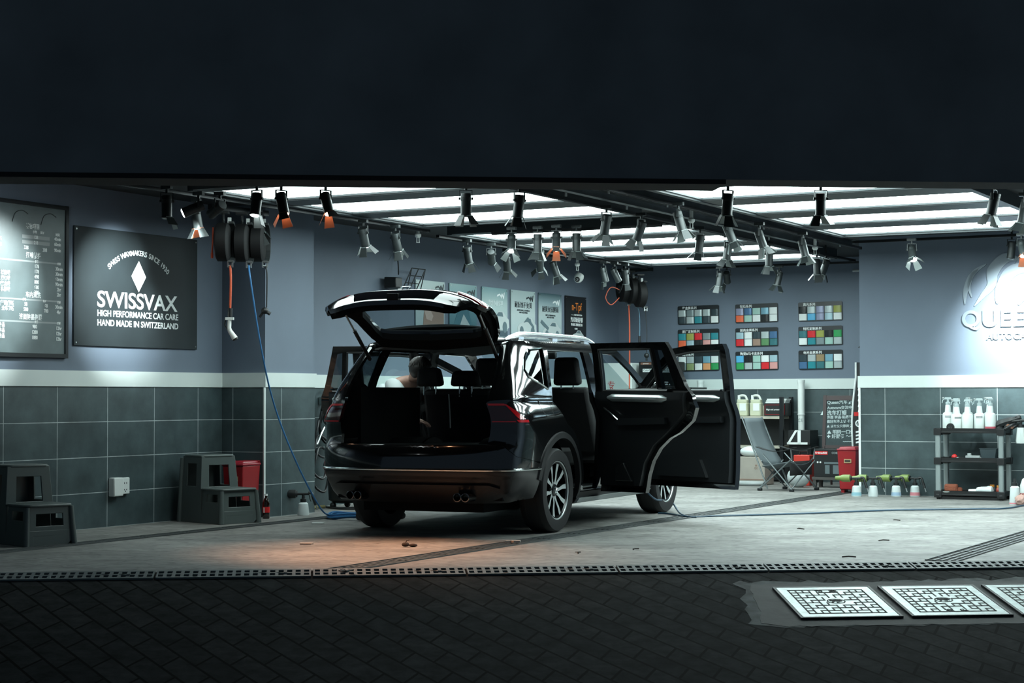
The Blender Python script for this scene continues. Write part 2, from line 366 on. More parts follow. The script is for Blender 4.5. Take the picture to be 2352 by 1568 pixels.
rail(-6.3, 20.15, -3.6, 20.15, TZ, 'black lighting track in front of the white emblem wall')
pa, pb = onz(560, 424, 2.9), onz(2352, 424, 2.9); qa, qb = vu(pa), vu(pb)
rail(qa[0], qa[1], qb[0], qb[1], TZ, 'black lighting track just behind the dark front beam')
def tray(v, label):
    t = thing('cable_tray', label, 'cable tray', W(v, 17.45, 2.985), RZ, 'cable trays')
    b = MB(); b.box((0, 0, 0), (.015, 7.2, .075)); b.box((.03, 0, -.034), (.06, 7.2, .006)); b.box((.03, 0, .034), (.06, 7.2, .006)); b.build('channel', mat('galvanised_channel', (.13, .145, .15), .45, .6, var=.3, vscale=3), t)
    for k in range(6):
        b = MB(); b.box((-.012, -3.2 + k * 1.28, .0), (.008, .035, .14)); b.build('bracket', STEEL if 0 else LGRY, t)
tray(-7.03, 'grey steel cable channel left of the dark centre recess')
tray(-6.62, 'grey steel cable channel right of the dark centre recess')
def meshof(mb, name, m, ang=35):
    o = mb.build(name, m, ang=ang); me = o.data; bpy.data.objects.remove(o); return me
SPM = mat('charcoal_spot_metal', (.030, .037, .038), .40, .3)
DOORM = mat('grey_barn_door', (.20, .235, .23), .5)
DOORO = mat('copper_barn_door', (.36, .14, .075), .5)
b = MB(); b.box((0, 0, .0), (.10, .036, .03)); b.cyl((0, 0, -.015), (0, 0, -.05), .012); ME_mount = meshof(b, 'mount', SPM)
b = MB()
for s_ in (-1, 1): b.box((s_ * .05, 0, -.085), (.006, .018, .08)); b.cyl((s_ * .044, 0, -.115), (s_ * .060, 0, -.115), .010)
b.box((0, 0, -.047), (.106, .018, .006)); ME_yoke = meshof(b, 'yoke', SPM)
LB = .17
b = MB(); b.lathe([(.0, .045), (.040, .045), (.043, .040), (.043, -LB + .05), (.045, -LB + .045), (.045, -LB + .03), (.038, -LB + .03), (.036, -LB + .05)], 20, cap=False)
for k in range(4): b.lathe([(.0438, .012 - k * .008), (.0445, .010 - k * .008), (.0438, .008 - k * .008)], 20, cap=False)
ME_barrel = meshof(b, 'barrel', SPM)
b = MB(); b.lathe([(0, -LB + .020), (.030, -LB + .022), (.040, -LB + .030)], 20, cap=False); ME_lens = meshof(b, 'lens', mat('unlit_lens', (.2, .24, .24), .15))
LENSW = mat('lit_lens', (1, 1, 1), .5, emit=(.92, 1, 1), es=14); LENSO = mat('lit_warm_lens', (1, 1, 1), .5, emit=(1, .56, .34), es=14)
def doorme(m, ang):
    b = MB(); T = Mx.Translation((0, .046, -LB + .03)) @ Mx.Rotation(ang, 4, 'X')
    p = [(-.030, 0), (.030, 0), (.043, -.095), (-.043, -.095)]
    v = [(x, .0, z) for x, z in p] + [(x, .003, z) for x, z in p]
    b.add(v, [(0, 1, 2, 3), (7, 6, 5, 4), (0, 4, 5, 1), (1, 5, 6, 2), (2, 6, 7, 3), (3, 7, 4, 0)], T)
    b.cyl((-.03, .047, -LB + .032), (.03, .047, -LB + .032), .004, n=8)
    for i_ in (1, 2, 3, 4, 5): b.fs[i_] = (b.fs[i_][0], 1, False)
    return meshof(b, 'barn_door', [m, SPM])
ME_door = [doorme(DOORM, RD(a)) for a in (30, 42, 22)]; ME_dooro = doorme(DOORO, RD(34))
def child(name, me, par, T, m=None):
    o = bpy.data.objects.new(name, me); C.objects.link(o); o.parent = par; o.matrix_basis = T
    if m: o.material_slots[0].link = 'OBJECT'; o.material_slots[0].material = m
    return o
NSP = 0
def spot(ax, ay, ex, ey, dz, label, lit=0, doors=4, energy=60, size=50, z=2.9, at=None, stem=0):
    """track spotlight hanging from the track; barrel leans from the mount towards (ex,ey), dz = towards (-) or away from (+) the street"""
    global NSP; NSP += 1
    P = onz(ax, ay, z); k = (P - V((0, 0, CAMH))).dot(FW) / FOC
    d = (RT * (ex - ax) * k + UP * (ay - ey) * k)
    d = (d.normalized() + FW * dz).normalized()
    if at is not None: d = (at - P - V((0, 0, -.115))).normalized()
    t = thing('spotlight', label, 'spotlight', P, 0, 'track spotlights')
    yaw = atan2(d.y, d.x) + pi / 2
    child('mount', ME_mount, t, Mx.Rotation(RZ, 4, 'Z'))
    if stem: b = MB(); b.cyl((0, 0, .0), (0, 0, CEIL - z), .012); b.build('stem', SPM, t)
    child('yoke', ME_yoke, t, Mx.Rotation(yaw, 4, 'Z'))
    q = d.to_track_quat('-Z', 'Y').to_matrix().to_4x4() @ Mx.Rotation(NSP * .35, 4, 'Z')
    T = Mx.Translation((0, 0, -.115)) @ q
    br = child('barrel', ME_barrel, t, T)
    child('lens', ME_lens, br, Mx(), (None, LENSW, LENSO)[lit])
    for i in range(doors):
        child('barn_door', ME_dooro if lit == 2 else ME_door[(i + NSP) % 3], br, Mx.Rotation(i * pi / 2, 4, 'Z'))
    if lit and energy:
        ld = bpy.data.lights.new('spot_beam', 'SPOT'); ld.energy = energy; ld.spot_size = RD(size); ld.spot_blend = 1.0; ld.shadow_soft_size = .03
        ld.color = (.88, 1, 1) if lit == 1 else (1, .45, .22)
        lo = bpy.data.objects.new('spot_beam', ld); C.objects.link(lo); lo.parent = br; lo.matrix_basis = Mx.Translation((0, 0, -LB + .012))
    return t
# left wall side
spot(383, 430, 384, 470, -.1, 'unlit black spotlight furthest left on the ceiling, near the price board', doors=2)
spot(456, 444, 425, 470, -.9, 'lit spotlight aimed left at the price board, left of the hose reels', 1, 0, 420, 52, at=W(VL, 11.3, 2.0))
spot(505, 444, 474, 468, -.55, 'lit spotlight aimed left at the black square sign, above the hose reels', 1, 0, 640, 50, at=W(VL, 13.0, 2.1))
spot(450, 458, 456, 500, .1, 'spotlight with copper barn doors glowing orange beside the hose reels', 2, 3, 10, 60)
spot(590, 424, 586, 470, -.2, 'lit spotlight pointing down at the dark beam, right above the hose reels', 1, 2, 30, 60)
spot(590, 482, 598, 530, .05, 'lit spotlight with bright doors against the pillar edge, right of the hose reels', 1, 4, 260, 70, at=W(-10.51, 15.1, 1.6))
spot(646, 424, 648, 470, .0, 'dark spotlight with copper doors in front of the pillar top', 2, 3, 260, 60, at=onz(800, 1262, 0))
spot(748, 424, 748, 465, -.05, 'dark spotlight with a pink lit door above the raised tailgate, right of the pillar', 2, 3, 420, 62, at=onz(960, 1268, 0))
# left track
spot(834, 508, 842, 555, .35, 'grey spotlight over the back wall, first one right of the pillar', 1, 4, 22, 70)
spot(908, 520, 918, 565, .35, 'grey spotlight over the tailgate, second one right of the pillar', 1, 4, 22, 70)
spot(1073, 553, 1080, 598, .3, 'grey spotlight above the poster row, third one right of the pillar')
spot(1128, 561, 1130, 590, 1.2, 'small dark spotlight turned to the wall above the leftmost posters', 0, 1)
spot(1164, 574, 1166, 612, .5, 'grey spotlight under the bright round lens, above the white posters')
spot(1240, 578, 1242, 606, 1.1, 'small dark spotlight turned to the wall above the poster row')
spot(1272, 588, 1284, 622, .2, 'dark spotlight with wide black doors left of the dome camera')
# cross track
spot(1175, 524, 1174, 575, -.55, 'spotlight with bright round lens facing the street, leftmost on the crossing track', 1, 4, 35, 80)
spot(1235, 522, 1235, 572, .1, 'dark spotlight second on the crossing track, no light showing')
spot(1278, 519, 1277, 570, -.5, 'spotlight with warm glowing lens third on the crossing track', 2, 4, 20, 80)
spot(1324, 520, 1324, 570, .1, 'dark spotlight with spread doors rightmost on the crossing track')
# front track and middle
spot(1070, 424, 1070, 460, .05, 'large dark spotlight hanging behind the front beam over the tailgate right end')
spot(1193, 428, 1187, 480, .15, 'dark spotlight against bright panels above the car roof, pale left door')
spot(1393, 476, 1386, 520, .25, 'dark spotlight first on the centre channel, one door hanging down')
spot(1473, 492, 1458, 536, .3, 'dark spotlight leaning left, second on the centre channel')
spot(1558, 468, 1570, 512, -.1, 'grey spotlight with pale bent door in the centre recess')
spot(1608, 524, 1603, 568, .15, 'dark spotlight in front of the rear panels above the colour sample boards, left one')
spot(1672, 424, 1668, 480, .1, 'large dark spotlight hanging behind the front beam over the open doors')
spot(1672, 500, 1690, 545, -.15, 'grey spotlight with pale swept door right of the centre recess')
spot(1673, 542, 1668, 580, .2, 'dark spotlight behind the pale door in front of the rear panels')
spot(1744, 514, 1758, 556, -.1, 'grey spotlight with flat pale door, third along the right centre channel')
spot(1767, 560, 1767, 602, .2, 'dark spotlight in front of the rearmost panel above the right sample boards', stem=1)
spot(1843, 536, 1853, 578, -.1, 'grey spotlight with roof shaped doors, fourth along the right centre channel')
spot(1876, 582, 1878, 612, .2, 'small grey spotlight left of the dark pair at the wall corner')
spot(1897, 584, 1886, 620, .3, 'dark spotlight with black doors at the corner of the sample wall', z=2.945, stem=1)
spot(1885, 424, 1885, 472, .1, 'large dark spotlight hanging behind the front beam over the chalkboard')
spot(2284, 424, 2276, 462, .1, 'dark spotlight with wide doors behind the front beam above the trolley')
spot(2354, 446, 2346, 492, .1, 'dark spotlight cut by the right picture edge', stem=1)
# back wall
spot(1653, 614, 1648, 655, .1, 'grey spotlight with pale door over the first and second sample columns')
spot(1669, 612, 1676, 640, 1.0, 'black spotlight turned to the wall beside the pale one over the sample boards', 0, 2, z=2.945, stem=1)
spot(1790, 612, 1781, 655, .1, 'grey spotlight with pale door over the second and third sample columns')
spot(1386, 602, 1395, 640, .1, 'grey spotlight leftmost of three above the corner hose reels', 0, 2)
spot(1411, 604, 1426, 634, .2, 'slanting slim spotlight middle of three above the corner hose reels', 0, 0)
spot(1436, 608, 1441, 648, .2, 'grey spotlight rightmost of three above the corner hose reels', 0, 2)
# emblem wall
spot(2094, 550, 2093, 600, -.75, 'lit spotlight with bright lens facing the street on the emblem wall', 1, 4, 45, 90)
spot(2324, 540, 2322, 585, .2, 'dark spotlight without doors left of the warm one on the emblem wall', 0, 0, z=2.94, stem=1)
spot(2346, 538, 2348, 590, -.6, 'warm orange lit spotlight at the right edge of the emblem wall', 2, 4, 25, 80)
# unseen lamps of the same tracks that wash the emblem wall and the bays (outside the frame, same fixtures)
spot(2366, 536, 2350, 640, 1.6, 'spotlight beyond the right picture edge washing the emblem wall', 1, 0, 1350, 64, at=W(-4.6, UR, 1.95), stem=1)
spot(-60, 350, -75, 420, .9, 'spotlight beyond the left picture edge washing the price board', 1, 0, 90, 60, at=W(VL, 11.3, 2.1), stem=1)
# sprinklers, camera, pipe
def sprinkler(px, py, label):
    P = onz(px, py, 2.96); t = thing('sprinkler_head', label, 'sprinkler', P, RZ, 'ceiling sprinklers')
    b = MB(); b.cyl((0, 0, .1), (0, 0, -.06), .018); b.lathe([(.02, -.06), (.034, -.075), (.034, -.095), (.02, -.11)], 14); b.build('body', WHT, t)
    b = MB(); b.box((-.014, 0, -.135), (.005, .008, .05)); b.box((.014, 0, -.135), (.005, .008, .05)); b.lathe([(.0, -.16), (.02, -.16), (.02, -.164), (0, -.164)], 12); b.build('deflector', WHT, t)
sprinkler(960, 522, 'white sprinkler head between the second and third wall spotlights')
sprinkler(1326, 592, 'white sprinkler head directly above the dome camera')
sprinkler(1588, 486, 'white sprinkler head in the dark centre recess')
sprinkler(1872, 552, 'white sprinkler head at the end of the right centre channel')
q = onleft(1328, 640, -10.6); t = thing('security_camera', 'white dome security camera hanging by the wall above the dark orange lettered poster', 'camera', W(*q), RZ)
b = MB(); b.cyl((0, 0, 0.06), (0, 0, CEIL - q[2]), .008); b.build('drop_rod', LGRY, t)
b = MB(); b.lathe([(.0, .075), (.05, .07), (.062, .04), (.062, .01), (.05, -.03), (.025, -.05), (0, -.055)], 22, TR(rx=RD(-28), ry=RD(20))); b.build('housing', WHT, t)
b = MB(); b.ball((.012, -.05, -.012), .034); b.build('lens_ball', BLK, t)
b = MB(); b.lathe([(.012, 0), (.018, .004), (.012, .008)], 14, TR(.022, -.082, -.014, rx=pi / 2), cap=False); b.build('lens_ring', LGRY, t)
t = thing('conduit_pipe', 'thin grey conduit running along the wall top beside the emblem wall', 'pipe', W(-7.0, 23.9, 2.86), RZ)
b = MB(); b.cyl((-.5, 0, 0), (.42, 0, 0), .018); b.build('pipe', LGRY, t)
b = MB(); b.box((.1, .06, 0), (.03, .12, .05)); b.box((-.35, .06, 0), (.03, .12, .05)); b.build('clip', STEEL, t)
# ================================================================== CAR
CS = 1.03                                                     # car built in metres of the model, placed at this scale
CH = RD(23.8); CO = V((-.444, 16.20, 0))
CX = V((sin(CH), cos(CH), 0)); CY = V((-cos(CH), sin(CH), 0))
def carw(x, y, z): return CO + (CX * x + CY * y + V((0, 0, z))) * CS
PNT = mat('black_car_paint', (.004, .0045, .005), .12, coat=1.0, spec=.6)
PLA = mat('black_car_plastic', (.010, .011, .012), .5)
PLG = mat('satin_lower_bumper', (.016, .016, .017), .26)
INT = mat('dark_cabin_trim', (.0065, .0075, .008), .8, spec=.12)
CARD = mat('door_card_trim', (.0085, .0105, .012), .40)
SEAT = mat('black_seat_fabric', (.010, .011, .012), .8)
HEADL = mat('grey_headliner', (.05, .053, .055), .9)
SILV = mat('brushed_silver_trim', (.62, .68, .68), .34, .9)
RAILM = mat('silver_roof_rail', (.72, .75, .75), .25, .9)
GLS = glassmat('clear_car_glass', (.86, .92, .92)); GLD = glassmat('dark_privacy_glass', (.10, .12, .13)); GLH = glassmat('tinted_tailgate_glass', (.40, .45, .47))
TLR = mat('red_tail_lamp', (.62, .012, .02), .15, coat=1); TLD = mat('dark_tail_lamp', (.035, .002, .004), .1, coat=1)
def herm(K):
    xs = [k[0] for k in K]; ys = [k[1] for k in K]; n = len(K)
    m = []
    for i in range(n):
        if i in (0, n - 1): j = 0 if i == 0 else n - 2; m.append((ys[j + 1] - ys[j]) / (xs[j + 1] - xs[j]))
        else:
            a = (ys[i] - ys[i - 1]) / (xs[i] - xs[i - 1]); c = (ys[i + 1] - ys[i]) / (xs[i + 1] - xs[i]); m.append(0 if a * c <= 0 else 2 * a * c / (a + c))
    def f(x):
        if x <= xs[0]: return ys[0] + m[0] * (x - xs[0])
        if x >= xs[-1]: return ys[-1] + m[-1] * (x - xs[-1])
        i = max(k for k in range(n - 1) if xs[k] <= x); h = xs[i + 1] - xs[i]; t = (x - xs[i]) / h
        return (2 * t ** 3 - 3 * t * t + 1) * ys[i] + (t ** 3 - 2 * t * t + t) * h * m[i] + (-2 * t ** 3 + 3 * t * t) * ys[i + 1] + (t ** 3 - t * t) * h * m[i + 1]
    return f
PSIDE = herm([(.18, .12), (.25, .06), (.32, .028), (.45, .010), (.6, .002), (.8, -.006), (.92, -.012), (1.0, .006), (1.07, .038), (1.10, .052), (1.115, .048), (1.135, .056), (1.19, .064), (1.25, .076), (1.4, .116), (1.52, .152), (1.58, .178), (1.64, .24)])
PREAR = herm([(.18, .2), (.25, .13), (.30, .085), (.36, .04), (.45, .012), (.54, .0), (.60, .004), (.68, .016), (.72, .03), (.755, .06), (.80, .09), (.93, .085), (1.09, .088), (1.15, .115), (1.3, .24), (1.45, .40), (1.56, .53), (1.62, .61)])
PFRONT = herm([(.18, .15), (.3, .03), (.45, 0), (.7, .02), (.85, .10), (.95, .25), (1.05, .45), (1.6, 1.5)])
_ref = bez([(-1.035, 0, 0), (-1.03, .3, 0), (-1.0, .58, 0), (-.95, .755, 0), (-.86, .868, 0), (-.68, .906, 0), (-.4, .914, 0), (0, .918, 0), (.5, .915, 0), (1.4, .915, 0), (2.4, .918, 0), (2.9, .905, 0), (3.3, .85, 0), (3.53, .68, 0), (3.63, .4, 0), (3.66, 0, 0)], 30)
REF = [0.0]
for i in range(1, len(_ref)): REF.append(REF[-1] + (_ref[i] - _ref[i - 1]).length)
SMAX = REF[-1]
_nrm = []
for i in range(len(_ref)):
    t_ = (_ref[min(i + 1, len(_ref) - 1)] - _ref[max(i - 1, 0)]).normalized(); _nrm.append(V((-t_.y, t_.x, 0)))   # outward for y>0 side
def look(s):
    a = min(abs(s), SMAX - 1e-6); lo, hi = 0, len(REF) - 1
    while hi - lo > 1:
        md = (lo + hi) // 2
        if REF[md] <= a: lo = md
        else: hi = md
    t = (a - REF[lo]) / (REF[hi] - REF[lo]); p = _ref[lo].lerp(_ref[hi], t); n = _nrm[lo].lerp(_nrm[hi], t).normalized()
    return p, n
def SX(x):                                                    # arclength of a point of the side at model x
    i = min((k for k in range(1, len(_ref)) if _ref[k].x >= x and REF[k] > .9), default=len(_ref) - 1)
    a, c = _ref[i - 1].x, _ref[i].x; return REF[i - 1] + (REF[i] - REF[i - 1]) * (x - a) / (c - a)
def BODY(s, z, off=0.0):
    """point of the outer skin; s>0 is the car's right side, s<0 its left; off = distance inwards"""
    p, n = look(s); x, y = p.x, p.y
    if x < .3: x += PREAR(z) * ((.3 - x) / 1.335) ** 3
    if x > 2.4: x -= PFRONT(z) * ((x - 2.4) / 1.26) ** 2
    k = 1 - PSIDE(z) / .915
    if p.x < 0 and z > 1.13: k *= 1 - .10 * min(1, -p.x / .75) ** 1.5 * min(1, (z - 1.13) / .42) ** 1.15
    y *= k
    if p.x < -.36 and z < .52:
        t = .085 * ((.52 - z) / .24) ** 1.5 * min(1, (-.36 - p.x) / .3); x -= n.x * t; y -= n.y * t
    x -= n.x * off; y -= n.y * off
    return V((x, -y if s >= 0 else y, z))
ZG = [.26, .32, .38, .45, .52, .58, .64, .70, .74, .78, .84, .90, .96, 1.02, 1.06, 1.09, 1.105, 1.12, 1.135, 1.155, 1.18, 1.22, 1.28, 1.34, 1.40, 1.46, 1.52, 1.56, 1.60]
def dens(poly, d=.05):
    out = []
    for i in range(len(poly)):
        a, c = poly[i], poly[(i + 1) % len(poly)]; L = sqrt((a[0] - c[0]) ** 2 + (a[1] - c[1]) ** 2); k = max(1, int(L / d))
        out += [(a[0] + (c[0] - a[0]) * j / k, a[1] + (c[1] - a[1]) * j / k) for j in range(k)]
    return out
def inside(p, poly):
    r = False; j = len(poly) - 1
    for i in range(len(poly)):
        (xi, yi), (xj, yj) = poly[i], poly[j]
        if (yi > p[1]) != (yj > p[1]) and p[0] < (xj - xi) * (p[1] - yi) / (yj - yi) + xi: r = not r
        j = i
    return r
def skin(outer, holes=(), ds=.06, off=0.0, thick=.02, f=BODY, grid=ZG, mirror=False, edge=.05):
    """triangulated patch of the skin with holes, given thickness inwards -> verts, faces"""
    outer = dens(outer, edge); holes = [dens(h, edge) for h in holes]
    vs = []; es = []
    for lp in [outer] + holes:
        o = len(vs); vs += [V((a, c)) for a, c in lp]; es += [(o + i, o + (i + 1) % len(lp)) for i in range(len(lp))]
    s0, s1 = min(a for a, c in outer), max(a for a, c in outer); z0, z1 = min(c for a, c in outer), max(c for a, c in outer)
    n = int((s1 - s0) / ds) + 1
    allp = outer + [q for h in holes for q in h]
    for i in range(n + 1):
        a = s0 + (s1 - s0) * i / n
        for z in grid:
            if z0 < z < z1 and inside((a, z), outer) and not any(inside((a, z), h) for h in holes):
                if min((a - q[0]) ** 2 + (z - q[1]) ** 2 for q in allp) > .00016: vs.append(V((a, z)))
    V2, E2, F2, *_ = geometry.delaunay_2d_cdt(vs, es, [], 0, 1e-5)
    fs = []
    for fc in F2:
        cx = sum(V2[i].x for i in fc) / len(fc); cz = sum(V2[i].y for i in fc) / len(fc)
        if inside((cx, cz), outer) and not any(inside((cx, cz), h) for h in holes): fs.append(tuple(fc))
    n0 = len(V2); sg = -1 if mirror else 1
    pv = [f(sg * q.x, q.y, off) for q in V2]; 
    if not thick: return pv, fs
    pi_ = [f(sg * q.x, q.y, off + thick) for q in V2]
    cnt = {}
    for fc in fs:
        for k in range(len(fc)):
            e = (fc[k], fc[(k + 1) % len(fc)]); cnt[frozenset(e)] = None if frozenset(e) in cnt else e
    ff = list(fs) + [tuple(i + n0 for i in reversed(fc)) for fc in fs] + [(e[1], e[0], e[0] + n0, e[1] + n0) for e in cnt.values() if e]
    return pv + pi_, ff
def arcp(cx, cz, r, a0, a1, n=14, m=SX): return [(m(cx + r * cos(RD(a0 + (a1 - a0) * i / n))), cz + r * sin(RD(a0 + (a1 - a0) * i / n))) for i in range(n + 1)]
def XP(pts): return [(SX(x), z) for x, z in pts]
car = thing('car', 'black sport utility vehicle with open tailgate and all doors open', 'car', CO, 0)
car.matrix_basis = Mx.Translation(CO) @ Mx(((CX.x, CY.x, 0, 0), (CX.y, CY.y, 0, 0), (0, 0, 1, 0), (0, 0, 0, 1))) @ Mx.Scale(CS, 4)
def part(mb, name, m, par=None, **k): return mb.build(name, m, par or car, **k)
AX = 2.79; WR = .352
HR_ = XP([(.075, 1.53), (-.02, 1.3), (-.055, 1.10)]) + [(SX(.0 + .56 * cos(RD(a))), .36 + .56 * sin(RD(a))) for a in (78, 62, 45, 28, 12)] + XP([(.56, .33), (.86, .33), (.87, .9), (.885, 1.2), (.90, 1.53)])
HF_ = XP([(1.12, .33), (1.13, .9), (1.12, 1.2), (1.05, 1.53), (1.68, 1.52), (1.98, 1.38), (2.28, 1.19), (2.36, 1.08), (2.30, .8), (2.24, .33)])
QW_ = XP([(-.35, 1.53), (-.04, 1.545), (-.13, 1.20), (-.23, 1.235), (-.48, 1.30), (-.54, 1.36), (-.46, 1.46)])
ARC_R = arcp(0, .36, .435, 0, 146); ARC_F = arcp(AX, .36, .435, 180, 0)
OUT = [(.665, .755), (.68, .9), (.69, 1.09), (.735, 1.25), (.78, 1.4), (.81, 1.5), (.82, 1.55), (.86, 1.583), (1.05, 1.592), (SX(-.3), 1.60), (SX(.3), 1.608), (SX(1.0), 1.608), (SX(1.55), 1.592), (SX(1.78), 1.575)]
OUT += XP([(2.1, 1.405), (2.45, 1.20), (2.62, 1.10), (2.8, 1.045), (3.05, .995), (3.25, .95)]) + [(SMAX - .55, .90), (SMAX, .84), (SMAX, .25), (SX(3.235), .25)]
OUT += arcp(AX, .36, .435, 0, 180)[::1] + [(SX(AX - .435), .25), (SX(.435), .25)] + ARC_R + XP([(-.55, .615)]) + [(.93, .66), (.80, .745)]
b = MB()
for mr in (False, True): b.add(*skin(OUT, [HR_, HF_, QW_], ds=.05, thick=.03, mirror=mr), smooth=True)
part(b, 'body_shell', PNT, ang=40)
# roof
def zc(x): return herm([(-.62, 1.575), (-.3, 1.60), (.3, 1.608), (1.0, 1.608), (1.55, 1.592), (1.78, 1.575)])(x)
def ROOFP(x, t, dz=0, inn=0):
    lo, hi = .55, SX(2.0)
    for _ in range(22):
        md = (lo + hi) / 2
        if BODY(md, zc(x)).x < x: lo = md
        else: hi = md
    ye = -BODY(lo, zc(x)).y
    ye -= inn
    return V((x - (.06 * (1 - t * t) * max(0, (-.25 - x) / .24)), ye * t, zc(x) + .052 * (1 - abs(t) ** 2.6) * (1 - .35 * max(0, (x - 1.2) / .6)) + dz))
def sheet(f, xs, ts, thick=.02):
    v = []; fs = []; m = len(ts)
    for x in xs: v += [f(x, t) for t in ts]
    n0 = len(v); v += [q - V((0, 0, thick)) for q in v]
    for i in range(len(xs) - 1):
        for j in range(m - 1):
            a = i * m + j; fs += [(a, a + 1, a + m + 1, a + m), (a + n0, a + m + n0, a + m + 1 + n0, a + 1 + n0)]
    rim = [j for j in range(m)] + [(i + 1) * m + m - 1 for i in range(len(xs) - 1)] + [(len(xs) - 1) * m + j for j in range(m - 2, -1, -1)] + [i * m for i in range(len(xs) - 2, 0, -1)]
    for k in range(len(rim)): a, c = rim[k], rim[(k + 1) % len(rim)]; fs.append((a, a + n0, c + n0, c))
    return v, fs
TS = [i / 12 for i in range(-12, 13)]; RX = [-.49 + 2.27 * i / 24 for i in range(25)]
b = MB(); b.add(*sheet(lambda x, t: ROOFP(x, t), RX, TS), smooth=True); part(b, 'roof', PNT)
b = MB(); b.add(*sheet(lambda x, t: ROOFP(x, t, -.045, .05), [-.42 + 2.11 * i / 12 for i in range(13)], TS, .015), smooth=True); part(b, 'headliner', HEADL)
for sg in (1, -1):
    b = MB(); pts = []
    for i in range(33):
        x = -.40 + 1.96 * i / 32; e = min(1, min(i, 32 - i) / 4); y = abs(ROOFP(x, .86).y); pts.append((x, -sg * y, zc(x) + .012 + .042 * e ** .6))
    b.tube(pts, [.012 + .013 * min(1, min(i, 32 - i) / 3) for i in range(33)], 8)
    for i in (4, 16, 28): x, y, z = pts[i]; b.box((x, y, z - .02), (.11, .03, .04))
    part(b, 'roof_rail', RAILM)
# windscreen, bonnet
b = MB(); b.add(*sheet(lambda x, t: V((2.72 - 1.0 * x - .10 * t * t, t * (.72 - .13 * x), 1.075 + .53 * x - .02 * t * t * x)), [i / 8 for i in range(9)], TS, .006), smooth=True); part(b, 'windscreen', GLS)
b = MB(); b.add(*sheet(lambda x, t: V((2.62 + .93 * x - (.28 * t * t) * x, t * (.80 - .06 * x), 1.09 - .13 * x - .12 * x ** 4 + .03 * (1 - t * t) * (1 - x))), [i / 12 for i in range(13)], TS, .02), smooth=True); part(b, 'bonnet', PNT)
b = MB(); b.add(*sheet(lambda x, t: V((2.60 - .55 * x, t * .74, 1.02 - .02 * x + .04 * (1 - t * t))), [i / 6 for i in range(7)], TS, .18), smooth=True); part(b, 'dashboard', INT)
# wheel arch trims, sills
for sg in (1, -1):
    for cx, a0, a1 in ((0, -12, 168), (AX, 0, 186)):
        v = []; f = []; n = 30
        for i in range(n + 1):
            a = RD(a0 + (a1 - a0) * i / n)
            for r, o in ((.432, .03), (.430, -.016), (.478, -.012), (.486, .004)):
                v.append(BODY(sg * SX(cx + r * cos(a)), max(.24, .36 + r * sin(a)), o))
        for i in range(n):
            for k in range(3): f.append((i * 4 + k, i * 4 + k + 1, i * 4 + k + 5, i * 4 + k + 4))
        b = MB(); b.add(v, f, smooth=True); part(b, 'wheel_arch_trim', PLA, ang=50)
        b = MB(); T = TR(cx, -sg * .55, .36, rx=pi / 2)
        b.lathe([(.43, -.30), (.43, .26)], 28, T, cap=False); b.lathe([(.0, -.28 * sg), (.43, -.28 * sg)], 28, T, cap=False); b.fs = [f for f in b.fs if min(b.vs[i].z for i in f[0]) > .30]; part(b, 'wheel_well', INT)
    b = MB(); b.add(*skin(XP([(.45, .215), (2.34, .215), (2.34, .315), (.45, .315)]), ds=.1, off=-.012, thick=.05, mirror=sg < 0, grid=[.24, .28]), smooth=True); part(b, 'sill_trim', PLA)
    b = MB(); b.add(*skin(XP([(.47, .222), (2.30, .222), (2.30, .262), (.47, .262)]), ds=.1, off=-.034, thick=.03, mirror=sg < 0, grid=[]), smooth=True); lab(part(b, 'sill_strip', mat('sill_aluminium', (.62, .67, .67), .5, .5)), 'bright strip along the sill')
    b = MB(); b.add(*skin([(SX(.49), .30), (SX(2.25), .30), (SX(2.25), .345), (SX(.49), .345)], ds=.1, off=.03, thick=.10, mirror=sg < 0, grid=[]), smooth=True); part(b, 'door_step', PLA)
    # quarter window and its chrome
    b = MB(); b.add(*skin(QW_, ds=.06, off=.012, thick=0, mirror=sg < 0), smooth=True); part(b, 'quarter_window', GLD)
    b = MB(); lp = dens(QW_, .03); b.tube([BODY(sg * s_, z, -.003) for s_, z in lp], .0085, 6, True); lab(part(b, 'window_trim', CHR), 'chrome frame of the rear quarter window')
    if sg > 0:
        lp = [(SX(-.26) + .115 * sx, 1.05 + .075 * sz) for sx, sz in ((-.9, 1), (.5, 1), (1, .2), (.95, -1), (-.3, -1), (-.8, -.6), (-1, .3))]
        b = MB(); b.tube([BODY(s_, z, .002) for s_, z in dens(lp, .03)], .0035, 5, True); part(b, 'fuel_flap', BLK)
# rear bumper, chrome strip, lower bumper
BT = [(.0, .750), (.66, .752), (.797, .742), (.928, .657), (SX(-.55), .612), (SX(-.375), .578)]
def sym(pts): return pts + [(-a, c) for a, c in reversed(pts) if a > 1e-6]
bump = [(-a, c) for a, c in BT[::-1]] + BT[1:] + [(SX(-.40), .562), (-SX(-.40), .562)]
b = MB(); b.add(*skin(bump, ds=.05, thick=.03), smooth=True); part(b, 'rear_bumper', PNT)
b = MB(); b.tube([BODY(SX(-.42) * k / 40, .551, -.003) for k in range(-40, 41)], .012, 8); lab(part(b, 'bumper_strip', CHR), 'chrome strip across the rear bumper')
GL_ = lambda s_, z, o: BODY(s_, z, o + .014 * max(0, min(1, (z - .36) / .05, (.50 - z) / .02)) * max(0, min(1, (1.05 - abs(s_)) / .25)))
low = [(-SX(-.42), .538), (SX(-.42), .538), (SX(-.425), .44), (SX(-.47), .31), (.95, .285), (.5, .275), (-.5, .275), (-.95, .285), (-SX(-.47), .31), (-SX(-.425), .44)]
b = MB(); b.add(*skin(low, ds=.03, edge=.03, thick=.03, f=GL_, grid=[.29, .31, .33, .355, .37, .39, .41, .43, .45, .47, .484, .496, .51]), smooth=True); part(b, 'lower_bumper', PLG)
